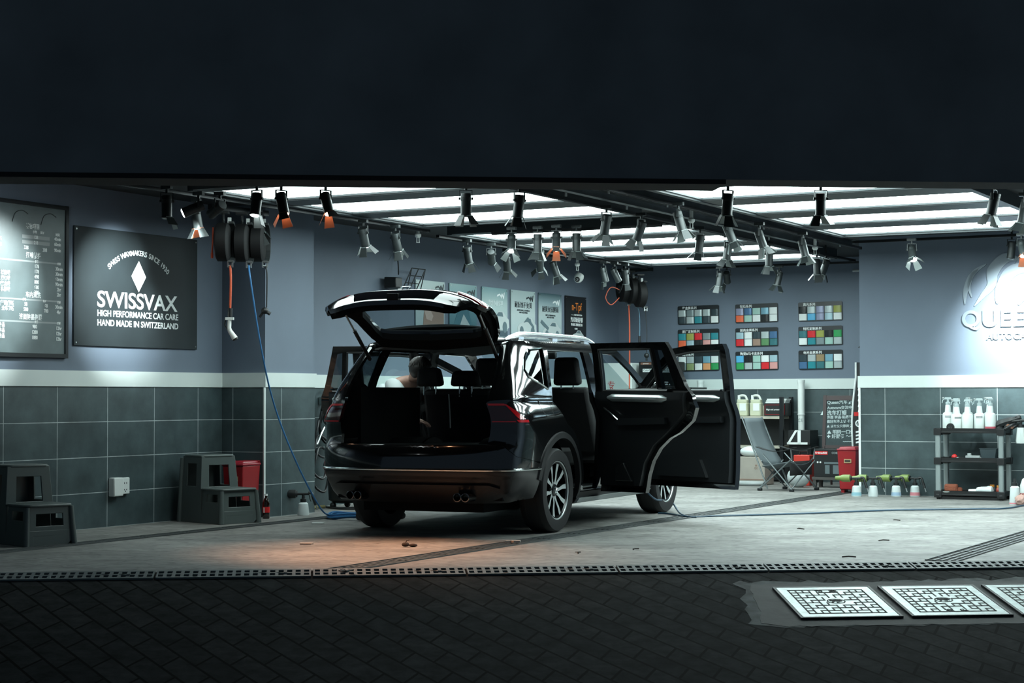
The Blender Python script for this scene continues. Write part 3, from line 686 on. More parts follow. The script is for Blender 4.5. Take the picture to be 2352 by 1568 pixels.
dif = [(-.70, .43), (.70, .43), (.80, .40), (.72, .325), (-.72, .325), (-.80, .40)]
b = MB(); b.add(*skin(dif, ds=.06, off=-.014, thick=.02, grid=[.34, .36, .38, .40, .42]), smooth=True); part(b, 'diffuser', PLG)
for y in (.52, .45):
    for sg in (1, -1):
        b = MB(); b.lathe([(.030, 0), (.036, -.002), (.036, -.14), (.028, -.14), (.028, -.01)], 18, TR(-1.045, sg * y, .335, ry=-pi / 2), cap=False); part(b, 'exhaust_pipe', mat('dark_chrome', (.2, .2, .2), .2, 1))
# loading sill, boot, floor, cabin
b = MB(); b.box((-.80, 0, .735), (.26, 1.30, .03)); b.box((-.915, 0, .72), (.03, 1.32, .06)); part(b, 'loading_sill', INT, bev=.006)
b = MB(); b.box((-.20, 0, .725), (1.0, 1.25, .03)); b.box((-.12, .635, .97), (1.1, .03, .50)); b.box((-.12, -.635, .97), (1.1, .03, .50)); part(b, 'boot_lining', INT)
b = MB(); b.box((1.35, 0, .30), (3.3, 1.62, .05)); b.box((2.60, 0, .6), (.05, 1.5, .7)); b.box((-.45, 0, .45), (.75, 1.5, .3)); part(b, 'floor_pan', INT)
b = MB(); b.box((1.2, 0, .24), (3.9, 1.1, .08)); part(b, 'underbody', INT)
def seat(x, y, w_, ztop, bench=False):
    b = MB(); T = TR(x, y, 0)
    b.rbox((.22, 0, .60), (.52, w_, .16), .06, T); part(b, 'seat_cushion', SEAT, bev=.03)
    b = MB(); T = TR(x, y, .62, ry=RD(-16)); b.box((0, 0, (ztop - .62) / 2 / .96), (.13, w_, (ztop - .62) / .96), T, top=(.8, .80 if not bench else .96)); part(b, 'seat_backrest', SEAT, bev=.035)
def headrest(x, y, z, w_=.27, h_=.17):
    b = MB(); b.box((0, 0, 0), (.10, w_, h_), TR(x, y, z, ry=RD(-8)), top=(.75, .82)); o = part(b, 'headrest', SEAT, bev=.035)
    for s_ in (-1, 1): b = MB(); b.cyl((x - .0, y + s_ * .06, z - .16), (x, y + s_ * .06, z - .07), .007, n=8); b.build('headrest_post', STEEL, car)
seat(.72, .30, .70, 1.20, True); seat(.58, -.41, .46, 1.20, True)
headrest(.52, .565, 1.315, .27); headrest(.52, .21, 1.30, .30, .14); headrest(.37, -.50, 1.32, .26, .20)
for y in (.40, -.40): seat(1.62, y, .50, 1.22); headrest(1.42, y, 1.37, .28, .26)
b = MB(); b.tube([(2.05 + .06 * sin(a) * 0 - .10 * cos(a) * .45, .40 + .185 * sin(a), 1.00 + .185 * cos(a) * .9) for a in [2 * pi * i / 24 for i in range(24)]], .016, 8, True); b.cyl((2.05, .40, 1.0), (2.2, .40, .93), .05); b.box((2.05, .40, 1.0), (.03, .34, .04)); part(b, 'steering_wheel', INT)
b = MB(); b.box((1.86, 0, 1.53), (.05, .22, .07)); part(b, 'rear_view_mirror', BLK, bev=.01)
b = MB(); b.tube(bez([(.42, .33, 1.16), (.40, .31, 1.0), (.39, .30, .86)], 5), .006, 6); lab(part(b, 'boot_strap', LGRY), 'thin pale strap on the seat back')
# tail lamps (body half)
for sg in (1, -1):
    tl_ = [(.68, 1.088), (.83, 1.088), (.90, 1.03), (1.0, .955), (1.05, .928), (.685, .928)]
    b = MB(); b.add(*skin(tl_, ds=.03, off=-.012, thick=.03, mirror=sg < 0, edge=.02), smooth=True); o = part(b, 'tail_lamp', TLD)
    for pl in ([(.692, 1.082), (.83, 1.082), (.83, 1.066), (.692, 1.066)], [(.825, 1.082), (.845, 1.077), (.955, .985), (1.0, .957), (.92, .957), (.89, .985)], [(.89, .952), (1.04, .952), (1.048, .931), (.91, .931)], [(.692, .942), (.88, .942), (.88, .934), (.692, .934)]):
        b = MB(); b.add(*skin(pl, ds=.03, off=-.016, thick=.006, mirror=sg < 0, edge=.02, grid=[.94, .96, .98, 1.0, 1.02, 1.04, 1.06]), smooth=True); b.build('lamp_segment', TLR, o)
# mirrors
for sg in (1, -1): pass
# tailgate: built closed, then swung about the roof hinge
HX, HZ, GA_ = -.47, 1.575, 85
HG = bpy.data.objects.new('tailgate', None); C.objects.link(HG); HG.parent = car; HG.location = (HX, 0, HZ); HG.rotation_euler = (0, RD(GA_), 0)
TG = Mx.Translation((-HX, 0, -HZ))
def gate(mb, name, m, par=None, **k): o = mb.build(name, m, par or HG, **k); o.matrix_basis = TG if not par else Mx(); return o
go = [(0, .77), (.50, .775), (.60, .80), (.665, .88), (.745, .945), (.80, 1.0), (.79, 1.08), (.77, 1.16), (.78, 1.3), (.80, 1.42), (.81, 1.51), (.78, 1.555), (0, 1.575)]
def GF(s_, z, o): return BODY(s_, z, o + .085 * (max(0, .905 - z) / .13) ** 1.6 + .10 * min(1, abs(s_) / .76) ** 3 * min(1, max(0, 1.35 - z) / .3))
gout = go + [(-a, c) for a, c in go[::-1] if a > 0]
gw = [(0, 1.165), (.45, 1.168), (.555, 1.19), (.60, 1.24), (.62, 1.40), (.60, 1.46), (.50, 1.475), (0, 1.485)]
gwin = gw + [(-a, c) for a, c in gw[::-1] if a > 0]
ZR = [.79, .82, .86, .90, .94, .98, 1.02, 1.06, 1.09, 1.12, 1.15, 1.2, 1.25, 1.3, 1.35, 1.4, 1.45, 1.5, 1.54]
b = MB(); b.add(*skin(gout, [gwin], ds=.04, thick=.035, grid=ZR, f=GF), smooth=True); gate(b, 'tailgate_shell', PNT)
gi = [(a * .93, c + (.02 if c < 1 else -.02)) for a, c in gout]
gwi = [(a * 1.0, c) for a, c in gwin]
b = MB(); b.add(*skin(gi, [gwi], ds=.05, off=.036, thick=.05, grid=ZR, f=GF), smooth=True); gate(b, 'tailgate_lining', INT)
b = MB(); b.add(*skin([(a * 1.02, c) for a, c in gwin], ds=.06, off=.012, thick=0, grid=ZR), smooth=True); gate(b, 'rear_window', GLH)
for sg in (1, -1):
    b = MB(); b.add(*skin([(.46, 1.075), (.775, 1.075), (.785, 1.0), (.73, .95), (.50, .95)], ds=.03, off=-.01, thick=.012, mirror=sg < 0, grid=ZR, edge=.03, f=GF), smooth=True); gate(b, 'tailgate_lamp', TLR)
b = MB(); b.add(*skin([(-.36, .80), (.36, .80), (.40, .885), (-.40, .885)], ds=.05, off=-.004, thick=.006, grid=ZR, f=GF), smooth=True); gate(b, 'plate_recess', mat('matt_black', (.004, .004, .005), 1, spec=.0))
b = MB(); b.box((-.90, 0, .80), (.05, .10, .03)); gate(b, 'latch', PLA)
b = MB(); b.lathe([(.034, -.004), (.045, .0), (.045, .008), (.034, .01)], 24, TR(-.965, 0, 1.03, ry=-pi / 2), cap=False)
b.tube([(-.97, -.022, 1.058), (-.972, -.003, 1.022), (-.972, .003, 1.022), (-.97, .022, 1.058)], .004, 6)
b.tube([(-.972, -.033, 1.035), (-.973, -.016, 1.002), (-.973, 0, 1.028), (-.973, .016, 1.002), (-.972, .033, 1.035)], .004, 6); gate(b, 'badge', CHR)
b = MB(); v_ = []
b.tube([BODY(.02, 1.17, -.02), BODY(.25, 1.19, -.025), BODY(.42, 1.2, -.02)], .009, 6); gate(b, 'rear_wiper', BLK)
b = MB(); b.add(*sheet(lambda x, t: V((-.47 - .17 * x * (1 - .25 * t * t), t * (.52 + .04 * x), 1.60 - .045 * x - .03 * t * t)), [i / 5 for i in range(6)], TS, .02), smooth=True); gate(b, 'roof_spoiler', PNT)
# gas struts from the body to the tailgate
import mathutils
RT91 = Mx.Translation((HX, 0, HZ)) @ Mx.Rotation(RD(GA_), 4, 'Y') @ TG
for sg in (1, -1):
    top = RT91 @ BODY(sg * .635, 1.02, .07); bot = BODY(sg * .78, 1.46, .04); mid = bot.lerp(top, .52)
    b = MB(); b.cyl(bot, mid, .016, n=12); b.ball(bot, .018, 8); o = part(b, 'gas_strut', BLK)
    b = MB(); b.cyl(mid, top, .008, n=10); b.ball(top, .016, 8); b.build('strut_rod', STEEL, o)
# ------------------------------------------------------------ doors
RDO = XP([(.15, 1.60), (.09, 1.40), (.03, 1.22), (-.035, 1.14), (-.045, 1.04), (.02, .93)]) + [(SX(.49 * cos(RD(a))), .36 + .49 * sin(RD(a))) for a in (72, 58, 42, 26, 10)] + XP([(.492, .30), (1.0, .30), (1.03, .9), (1.035, 1.15), (.985, 1.605)])
RDW = XP([(.34, 1.545), (.33, 1.2), (.95, 1.185), (.915, 1.55)])
RDQ = XP([(.215, 1.53), (.295, 1.54), (.285, 1.2), (.135, 1.2)])
RDOL = XP([(.21, 1.60), (.17, 1.40), (.13, 1.22), (.10, 1.14), (.10, 1.04), (.13, .93)]) + RDO[6:]
RDQL = XP([(.25, 1.53), (.295, 1.54), (.285, 1.2), (.18, 1.2)])
FDO = XP([(1.045, .30), (1.06, .9), (1.065, 1.15), (1.01, 1.605), (1.50, 1.60), (1.75, 1.575), (2.08, 1.41), (2.42, 1.19), (2.46, 1.05), (2.34, .6), (2.29, .30)])
FDW = XP([(1.14, 1.185), (1.09, 1.545), (1.48, 1.54), (1.72, 1.515), (2.0, 1.375), (2.26, 1.20)])
def door(name, outl, win, hx, angle, sg, card, strip, arm, hnd, qw=None):
    hy = -sg * .90
    e = bpy.data.objects.new(name, None); C.objects.link(e); e.parent = car; e.location = (hx, hy, 0); e.rotation_euler = (0, 0, sg * RD(angle))
    T = Mx.Translation((-hx, -hy, 0))
    def P(mb, nm, m, par=None, **k): o = mb.build(nm, m, par or e, **k); o.matrix_basis = T if not par else Mx(); return o
    mr = sg < 0
    b = MB(); b.add(*skin(outl, [win] + ([qw] if qw else []), ds=.05, thick=.05, mirror=mr), smooth=True); P(b, 'door_skin', PNT)
    b = MB(); b.add(*skin(win, ds=.08, off=.02, thick=0, mirror=mr, grid=[1.28, 1.4, 1.5]), smooth=True); P(b, 'door_window', GLS)
    lp = dens([(a, c) for a, c in win], .05); b = MB(); b.tube([BODY((1 if sg > 0 else -1) * a, c, .045) for a, c in lp], .012, 6, True); P(b, 'window_seal', RUB)
    L_ = .66 if hx < 1.5 else .98
    if qw: b = MB(); b.add(*skin(qw, ds=.08, off=.02, thick=0, mirror=mr, grid=[1.28, 1.4, 1.5]), smooth=True); P(b, 'door_quarter_pane', GLD)
    flat = lambda s_, z, o: BODY(s_, min(z, 1.10), o) if z <= 1.10 else BODY(s_, 1.10, o) * 1.0 + V((0, 0, z - 1.10))
    b = MB(); b.add(*skin(card, ds=.06, off=.05, thick=.055, mirror=mr, f=flat), smooth=True); P(b, 'door_card', CARD, ang=50)
    xs_ = [hx - .17 - (L_) * k / 12 for k in range(13)]; b = MB(); b.tube([flat((1 if sg > 0 else -1) * SX(x), 1.128 - .012 * k / 12, .100) for k, x in enumerate(xs_)], [.012] + [.034] * 11 + [.012], 10); P(b, 'trim_strip', SILV)
    b = MB(); b.tube([flat((1 if sg > 0 else -1) * SX(x), 1.185, .09) for x in xs_], .016, 8); P(b, 'sill_ledge', CARD)
    b = MB(); b.add(*skin(arm, ds=.06, off=.105, thick=.05, mirror=mr, f=flat, grid=[]), smooth=True); P(b, 'armrest', CARD, bev=.008)
    b = MB(); b.tube([flat((1 if sg > 0 else -1) * SX(x), z, .135) for x, z in hnd], .009, 8); lab(P(b, 'pull_handle', CHR), 'chrome edged pull handle')
    xh = hx - .93 if hx < 1.5 else hx - 1.08
    b = MB(); b.tube(bez([BODY(sg * SX(xh), 1.02, .0), BODY(sg * SX(xh + .03), 1.022, -.035), BODY(sg * SX(xh + .17), 1.025, -.035), BODY(sg * SX(xh + .2), 1.025, 0)], 5), .013, 8); P(b, 'outer_handle', PNT)
    x0 = hx - (.44 if hx < 1.5 else .95)
    b = MB(); b.add(*skin(XP([(x0, .40), (hx - .25, .40), (hx - .25, .52), (x0 + .10, .56)]), ds=.08, off=.105, thick=.035, mirror=mr, f=flat, grid=[]), smooth=True); P(b, 'door_pocket', CARD, bev=.008)
    if hx > 1.5:
        b = MB(); m0 = BODY(sg * SX(2.2), 1.2, -.10); b.box(m0, (.16, .20, .15), top=(.7, .85)); P(b, 'wing_mirror', PNT, bev=.03)
    return e
RC = XP([(.02, 1.17), (.06, 1.0)]) + [(SX(.53 * cos(RD(a))), .36 + .53 * sin(RD(a))) for a in (62, 42, 22)] + XP([(.53, .36), (.97, .36), (1.0, .9), (1.0, 1.18)])
RS = XP([(.16, 1.165), (.86, 1.155), (.90, 1.12), (.90, 1.09), (.12, 1.10), (.11, 1.14)]); RA = XP([(.24, .955), (.74, .945), (.80, .91), (.74, .885), (.24, .90)])
RH = [(.90, 1.04), (.86, 1.01), (.765, .93), (.74, .925), (.5, .935), (.28, .945)]
FC = XP([(1.08, .36), (1.09, 1.18), (2.36, 1.16), (2.40, 1.05), (2.28, .6), (2.25, .36)])
FS = XP([(1.14, 1.165), (2.05, 1.15), (2.10, 1.10), (1.12, 1.10)]); FA = XP([(1.16, .955), (1.85, .94), (1.90, .89), (1.16, .90)])
FH = [(2.05, 1.03), (1.95, .93), (1.9, .925), (1.5, .935), (1.2, .945)]
for sg, ar, af in ((1, 71, 59), (-1, 62, 55)):
    door('rear_door', RDO if sg > 0 else RDOL, RDW, 1.03, ar, sg, RC if sg > 0 else [(max(a, SX(.17)), c) for a, c in RC], RS, RA, RH, RDQ if sg > 0 else RDQL); door('front_door', FDO, FDW, 2.30, af, sg, FC, FS, FA, FH)
# ------------------------------------------------------------ wheels
TYRE = mat('tyre_rubber', (.013, .014, .015), .65); RIMD = mat('black_wheel_paint', (.008, .009, .010), .25); RIMS = mat('machined_wheel_face', (.64, .69, .69), .4, .6)
def wheel():
    e = bpy.data.objects.new('wheel', None); C.objects.link(e); e.parent = car
    b = MB(); b.lathe([(.235, -.10), (.30, -.112), (.335, -.108), (.350, -.085), (.352, -.04), (.352, .04), (.350, .085), (.335, .108), (.30, .112), (.250, .108), (.243, .098), (.235, .08)], 56, cap=False)
    for z in (-.05, 0, .05): b.lathe([(.3535, z - .006), (.3535, z + .006)], 56, cap=False)
    b.build('tyre', TYRE, e)
    b = MB(); b.lathe([(.24, -.09), (.225, -.08), (.21, 0), (.222, .085), (.236, .095)], 48, cap=False); b.lathe([(.0, .01), (.21, .01)], 40, cap=False); b.build('rim', RIMD, e)
    b = MB(); b.lathe([(.235, .092), (.240, .1), (.249, .102), (.252, .096)], 56, cap=False); b.build('rim_edge', RIMS, e)
    for k in range(5):
        a = k * 2 * pi / 5
        for sg in (-1, 1):
            b = MB(); pts = [(.045, .010), (.10, .020 + .006), (.15, .052), (.238, .075)]; wd = [.014, .014, .017, .023]
            v = []; f = []
            for (r, t), w_ in zip(pts, wd):
                for dt, z in ((-w_, .088), (w_, .088), (w_ + .004, .045), (-w_ - .004, .045)):
                    q = V((r, sg * t + dt, z - .02 * (.24 - r) / .2)); v.append(Mx.Rotation(a, 4, 'Z') @ q)
            for i in range(3):
                for j in range(4): f.append((i * 4 + j, i * 4 + (j + 1) % 4, i * 4 + 4 + (j + 1) % 4, i * 4 + 4 + j))
            f += [(3, 2, 1, 0), (12, 13, 14, 15)]; b.add(v, f)
            for i, ff in enumerate(b.fs): b.fs[i] = (ff[0], 0 if i % 4 == 0 and i < 12 else 1, False)
            b.build('spoke', [RIMS, RIMD], e, ang=20)
    b = MB(); b.lathe([(.055, .055), (.05, .078), (.034, .083), (0, .085)], 24); b.build('hub_cap', RIMD, e)
    b = MB(); b.lathe([(.024, .084), (.030, .088), (.032, .084)], 24, cap=False); b.tube([(-.016, .019, .087), (0, -.003, .088), (.016, .019, .087)], .003, 5); b.tube([(-.022, .004, .087), (-.01, -.022, .088), (0, -.004, .088), (.01, -.022, .088), (.022, .004, .087)], .003, 5); b.build('hub_badge', CHR, e)
    for k in range(5):
        b = MB(); b.cyl((.062 * cos(k * 2 * pi / 5 + .6), .062 * sin(k * 2 * pi / 5 + .6), .05), (.062 * cos(k * 2 * pi / 5 + .6), .062 * sin(k * 2 * pi / 5 + .6), .068), .009, n=6); b.build('wheel_bolt', STEEL, e)
    b = MB(); b.lathe([(.08, .0), (.165, .0), (.165, -.02), (.08, -.02)], 36, cap=False); b.build('brake_disc', STEEL, e)
    return e
w0 = wheel(); KIDS['wheel'] = list(w0.children)
kids0 = list(w0.children)
for i, (x, sg) in enumerate(((0, 1), (0, -1), (AX, 1), (AX, -1))):
    if i == 0: o = w0
    else:
        o = w0.copy(); C.objects.link(o)
        for ch in kids0: q = ch.copy(); C.objects.link(q); q.parent = o
    o.location = (x, -sg * .785, WR); o.rotation_euler = (sg * pi / 2, 0, .25 if i else .31) if False else (sg * pi / 2, (.2, 1.1, .5, .9)[i], 0)
# ================================================================== PERSON leaning in at the left rear door
SKN = mat('skin', (.40, .235, .18), .5, var=.08, vscale=20); HAIR = mat('black_hair', (.02, .017, .015), .45); SHIRT = mat('pale_tshirt', (.55, .60, .60), .8); TROU = mat('black_trousers', (.012, .013, .015), .8); SHOE = mat('black_shoe', (.015, .015, .016), .35)
def skel(name, nodes, edges, m, par, root, sub=2):
    ks = list(nodes); me = bpy.data.meshes.new(name); me.from_pydata([carw(*nodes[k][0]) for k in ks], [(ks.index(a), ks.index(c)) for a, c in edges], [])
    o = bpy.data.objects.new(name, me); C.objects.link(o); o.modifiers.new('skin', 'SKIN'); 
    if not me.skin_vertices: pass
    for i, k in enumerate(ks):
        r = nodes[k][1]; me.skin_vertices[0].data[i].radius = (r, r) if not isinstance(r, tuple) else r
        me.skin_vertices[0].data[i].use_root = (k == root)
    q = o.modifiers.new('sub', 'SUBSURF'); q.levels = sub; q.render_levels = sub
    me2 = bpy.data.meshes.new_from_object(o.evaluated_get(bpy.context.evaluated_depsgraph_get())); bpy.data.objects.remove(o)
    me2.name = name; me2.materials.clear(); me2.materials.append(m)
    for p in me2.polygons: p.use_smooth = True
    o = bpy.data.objects.new(name, me2); C.objects.link(o); o.parent = par; o.matrix_parent_inverse = par.matrix_world.inverted(); return o
PB = carw(.95, 1.30, 0)
pt = thing('person', 'person in a pale t-shirt bending in through the left rear door of the car', 'person', PB, 0)
bpy.context.view_layer.update()
nd = {'pel': ((.74, 1.34, .93), .125), 'sp1': ((.78, 1.24, 1.05), .12), 'sp2': ((.84, 1.11, 1.17), .13), 'chest': ((.88, .99, 1.25), .13), 'nk': ((.82, .885, 1.315), .055), 'hd0': ((.765, .835, 1.335), .062), 'hd1': ((.745, .775, 1.365), .098), 'hd2': ((.72, .72, 1.385), .082), 'nose': ((.70, .70, 1.315), .018),
      'hipL': ((.85, 1.30, .88), .09), 'knL': ((.88, 1.20, .50), .06), 'anL': ((.92, 1.22, .09), .042), 'toL': ((.90, 1.06, .04), .036),
      'hipR': ((.64, 1.36, .88), .09), 'knR': ((.60, 1.25, .50), .06), 'anR': ((.58, 1.28, .09), .042), 'toR': ((.57, 1.12, .04), .036),
      'shL': ((1.02, .90, 1.23), .06), 'elL': ((.93, .72, 1.06), .043), 'wrL': ((.80, .56, .98), .030), 'paL': ((.76, .50, .965), (.036, .02)),
      'shR': ((.70, 1.02, 1.24), .06), 'elR': ((.56, .86, 1.06), .043), 'wrR': ((.50, .70, .93), .030), 'paR': ((.49, .635, .915), (.036, .02))}
ed = [('pel', 'sp1'), ('sp1', 'sp2'), ('sp2', 'chest'), ('chest', 'nk'), ('nk', 'hd0'), ('hd0', 'hd1'), ('hd1', 'hd2'), ('hd1', 'nose')]
for s_ in 'LR': ed += [('pel', 'hip' + s_), ('hip' + s_, 'kn' + s_), ('kn' + s_, 'an' + s_), ('an' + s_, 'to' + s_), ('chest', 'sh' + s_), ('sh' + s_, 'el' + s_), ('el' + s_, 'wr' + s_), ('wr' + s_, 'pa' + s_)]
for s_ in 'LR':
    w0_ = V(nd['wr' + s_][0]); p0_ = V(nd['pa' + s_][0]); d = (p0_ - w0_).normalized(); sd = d.cross(V((0, 0, 1))).normalized()
    for i, (o_, L) in enumerate(((-.030, .062), (-.010, .075), (.010, .078), (.030, .066))):
        a = p0_ + sd * o_ + d * .028; c_ = a + d * L * .55 + V((0, 0, -.008)); e_ = a + d * L * .9 + V((0, 0, -.03))
        for j, q in enumerate((a, c_, e_)): nd['f%s%d%d' % (s_, i, j)] = (tuple(q), (.0095, .0085, .0075)[j])
        ed += [('pa' + s_, 'f%s%d0' % (s_, i)), ('f%s%d0' % (s_, i), 'f%s%d1' % (s_, i)), ('f%s%d1' % (s_, i), 'f%s%d2' % (s_, i))]
    sg = 1 if s_ == 'L' else -1
    a = w0_.lerp(p0_, .55) - sd * .034 * sg; c_ = a + d * .03 - sd * .026 * sg + V((0, 0, -.006)); e_ = c_ + d * .03
    for j, q in enumerate((a, c_, e_)): nd['t%s%d' % (s_, j)] = (tuple(q), (.012, .010, .008)[j])
    ed += [('wr' + s_, 't%s0' % s_), ('t%s0' % s_, 't%s1' % s_), ('t%s1' % s_, 't%s2' % s_)]
skel('body', nd, ed, SKN, pt, 'pel')
tn = {k: (nd[k][0], nd[k][1] * 1.32) for k in ('pel', 'sp1', 'sp2', 'chest')}
for s_ in 'LR':
    a, c_ = V(nd['sh' + s_][0]), V(nd['el' + s_][0]); tn['sh' + s_] = (tuple(a), .092); tn['sl' + s_] = (tuple(a.lerp(c_, .62)), .080)
skel('shirt', tn, [('pel', 'sp1'), ('sp1', 'sp2'), ('sp2', 'chest')] + [e for s_ in 'LR' for e in (('chest', 'sh' + s_), ('sh' + s_, 'sl' + s_))], SHIRT, pt, 'pel')
tr = {'pel': (nd['pel'][0], .145)}
for s_ in 'LR':
    tr['hip' + s_] = (nd['hip' + s_][0], .105); tr['kn' + s_] = (nd['kn' + s_][0], .078); q = V(nd['an' + s_][0]); tr['an' + s_] = (tuple(q + V((0, 0, .03))), .062)
skel('trousers', tr, [e for s_ in 'LR' for e in (('pel', 'hip' + s_), ('hip' + s_, 'kn' + s_), ('kn' + s_, 'an' + s_))], TROU, pt, 'pel')
for s_ in 'LR':
    a, c_ = V(nd['an' + s_][0]), V(nd['to' + s_][0]); a.z = .05; c_.z = .042; h_ = a + (a - c_) * .35; tt = c_ + (c_ - a) * .35
    skel('shoe', {'a': (tuple(h_), .046), 'b': (tuple(a), .05), 'c': (tuple(c_), .044), 'd': (tuple(tt), .034)}, [('a', 'b'), ('b', 'c'), ('c', 'd')], SHOE, pt, 'b')
hb_ = MB(); hc = carw(.742, .775, 1.395) - PB
hb_.ball(hc, .108, 12, sq=(1, 1.05, 1.0)); hb_.ball(hc + V((.02, .03, -.05)), .085, 10)
hr = hb_.build('hair', mat('black_hair'), pt)
random.seed(3); b = MB()
for k in range(150):
    a = random.uniform(0, 2 * pi); R_ = .110; pts = []; t0 = random.uniform(.05, .5); da = random.uniform(-.3, .3)
    for i in range(6):
        th = t0 + i * random.uniform(.16, .22); pts.append(hc + V((R_ * sin(th) * cos(a + da * i * .3), R_ * 1.05 * sin(th) * sin(a + da * i * .3), R_ * cos(th) + .004)))
    b.tube(pts, [.004, .005, .005, .005, .004, .002], 4)
b.build('hair_strands', mat('hair_sheen', (.05, .046, .044), .4), hr)  # lighter strands put the highlight on the crown into the hair colour
# ================================================================== LEFT SIDE: signs, stools, bin, reels, hoses
SIGN = mat('satin_black_sign', (.020, .027, .030), .5, spec=.25, var=.2, vscale=2)
# square wax brand sign
t = thing('wall_sign', 'black square sign with white diamond and wax maker lettering on the left wall', 'sign', W(VL, 13.33, 2.165))
b = MB(); b.box((0, 0, .012), (1.755, 1.065, .016)); b.build('panel', SIGN, t, T=WALL_L, bev=.003)
for x in (-.85, .85):
    for y in (-.505, .505):
        b = MB(); b.cyl((x, y, .02), (x, y, .024), .008, n=10); b.build('screw', STEEL, t, T=WALL_L)
ZT = .0215
def LT(x, y, z=None, r=0, sx=1, sy=1): return WALL_L @ Mx.Translation((x, y, ZT if z is None else z)) @ Mx.Rotation(r, 4, 'Z') @ Mx.Diagonal((sx, sy, 1, 1))
text('lettering', 'SWISSVAX', .235, LETW, t, LT(.0, -.105), bold=.004, fit=(1.14, .15))
text('lettering', 'HIGH PERFORMANCE CAR CARE', .075, LETW, t, LT(.007, -.232), bold=.0012, fit=(1.15, .058))
text('lettering', 'HAND MADE IN SWITZERLAND', .075, LETW, t, LT(.007, -.318), bold=.0012, fit=(1.15, .058))
arc = 'SWISS WAXMAKERS SINCE 1930'; RR = .66; mb = []
tot = {'I': .55, ' ': .62, 'W': 1.55, 'M': 1.35, 'A': 1.15, '1': .8}; ws = [tot.get(c_, 1.0) for c_ in arc]; sm = sum(ws); acc = 0
par = bpy.data.objects.new('curved_lettering', None); C.objects.link(par); par.parent = t
for c_, w_ in zip(arc, ws):
    a = (acc + w_ / 2) / sm - .5; acc += w_
    if c_ != ' ': text('letter', c_, .068, LETW, par, LT(.005 + RR * sin(a * 1.42), .34 - RR + RR * cos(a * 1.42), r=-a * 1.42), bold=.0012)
b = MB(); b.add([(.0, .27, 0), (-.105, .125, 0), (.0, -.02, 0), (.105, .125, 0), (.0, .27, .002), (-.105, .125, .002), (.0, -.02, .002), (.105, .125, .002)], [(0, 3, 2, 1), (4, 5, 6, 7), (0, 1, 5, 4), (1, 2, 6, 5), (2, 3, 7, 6), (3, 0, 4, 7)], Mx.Translation((-.0, 0, ZT)))
b.build('diamond', LETW, t, T=WALL_L)
# price board
t = thing('price_board', 'framed grey price list board at the left picture edge', 'sign', W(VL, 11.57, 2.185))
b = MB(); b.box((0, 0, .015), (1.52, 1.27, .02)); b.build('panel', mat('grey_board_print', (.115, .15, .155), .35, var=.25, vscale=3), t, T=WALL_L)
b = MB()
for x in (-.775, .775): b.box((x, 0, .02), (.035, 1.34, .035))
for y in (-.65, .65): b.box((0, y, .02), (1.52, .035, .035))
b.build('frame', BLKM, t, T=WALL_L)
ZT = .0265
GB_ = mat('board_grey_bar', (.30, .33, .33), .5)
def pl(x, y, s_, sz=.044, al='CENTER', m=LETW): text('lettering', s_, sz, m, t, LT(x, y, sx=.85), al=al, bold=.001)
for y in (.355, -.215 + .0, .115, -.37): pass
for (x0, x1, y, h_) in ((.22, .56, .365, .03), (.22, .56, .318, .03), (-.7, .70, .155, .014), (-.7, .70, -.175, .014), (-.7, .70, -.365, .014)):
    b = MB(); b.box(((x0 + x1) / 2, y, ZT - .0005), (x1 - x0, h_, .001)); b.build('printed_bar', GB_, t, T=WALL_L)
pl(.35, .455, '美容项目', .05); pl(.42, .41, '小车      SUV', .03); pl(.66, .405, '时间', .03); pl(.39, .365, '128', .04); pl(.39, .318, '218', .04)
for y, s_ in ((.368, '40min'), (.322, '60min'), (.27, '90min')): pl(.66, y, s_, .04)
pl(.27, .27, '328'), pl(.50, .262, '388'); pl(.36, .205, '打蜡养护', .055); pl(.40, .155, '价格', .026); pl(.68, .152, '时间', .026)
for i, (a, c_) in enumerate((('178', '30min'), ('178', '30min'), ('498', '60min'), ('880', '90min'), ('680', '2hr'), ('380', '2hr'))): pl(.40, .115 - i * .045, a); pl(.68, .108 - i * .045, c_)
for i, s_ in enumerate(('SWISSVAX 树脂蜡', 'SWISSVAX 魔幻蜡', 'SWISSVAX 特氟龙蜡', '棕榈蜡')): pl(.08, .04 - i * .047, s_, .044, 'RIGHT')
for i, s_ in enumerate(('标准洗车', '精致洗车')): pl(-.02, .325 - i * .05, s_, .04, 'RIGHT')
pl(.36, -.135, '车内清洗', .055); pl(.25, -.175, '小车', .026); pl(.5, -.18, 'SUV', .026); pl(.68, -.185, '时间', .026)
for i, r in enumerate((('局部(单面)翻新', '58', '68', '30min'), ('全车翻新', '580', '780', '4hr'))):
    pl(.13, -.215 - i * .045, r[0], .044, 'RIGHT'); pl(.27, -.215 - i * .045, r[1]); pl(.52, -.22 - i * .045, r[2]); pl(.68, -.225 - i * .045, r[3])
pl(.33, -.325, '漆面镀晶镀膜', .055); pl(.40, -.365, '价格', .026); pl(.68, -.368, '时间', .026)
for i, r in enumerate((('水晶镀晶', '980'), ('纳米镀晶', '1280'), ('陶瓷镀晶', '1880'))): pl(.02, -.40 - i * .047, r[0], .044, 'RIGHT'); pl(.38, -.405 - i * .047, r[1]); pl(.68, -.41 - i * .047, '12hr')
b = MB()
for x0 in (.1, .45): b.tube(bez([(x0, .48, ZT), (x0 + .04, .56, ZT), (x0 + .12, .585, ZT), (x0 + .19, .56, ZT)], 6), .004, 5)
b.build('printed_car_outline', mat('dark_print', (.05, .06, .06), .5), t, T=WALL_L)
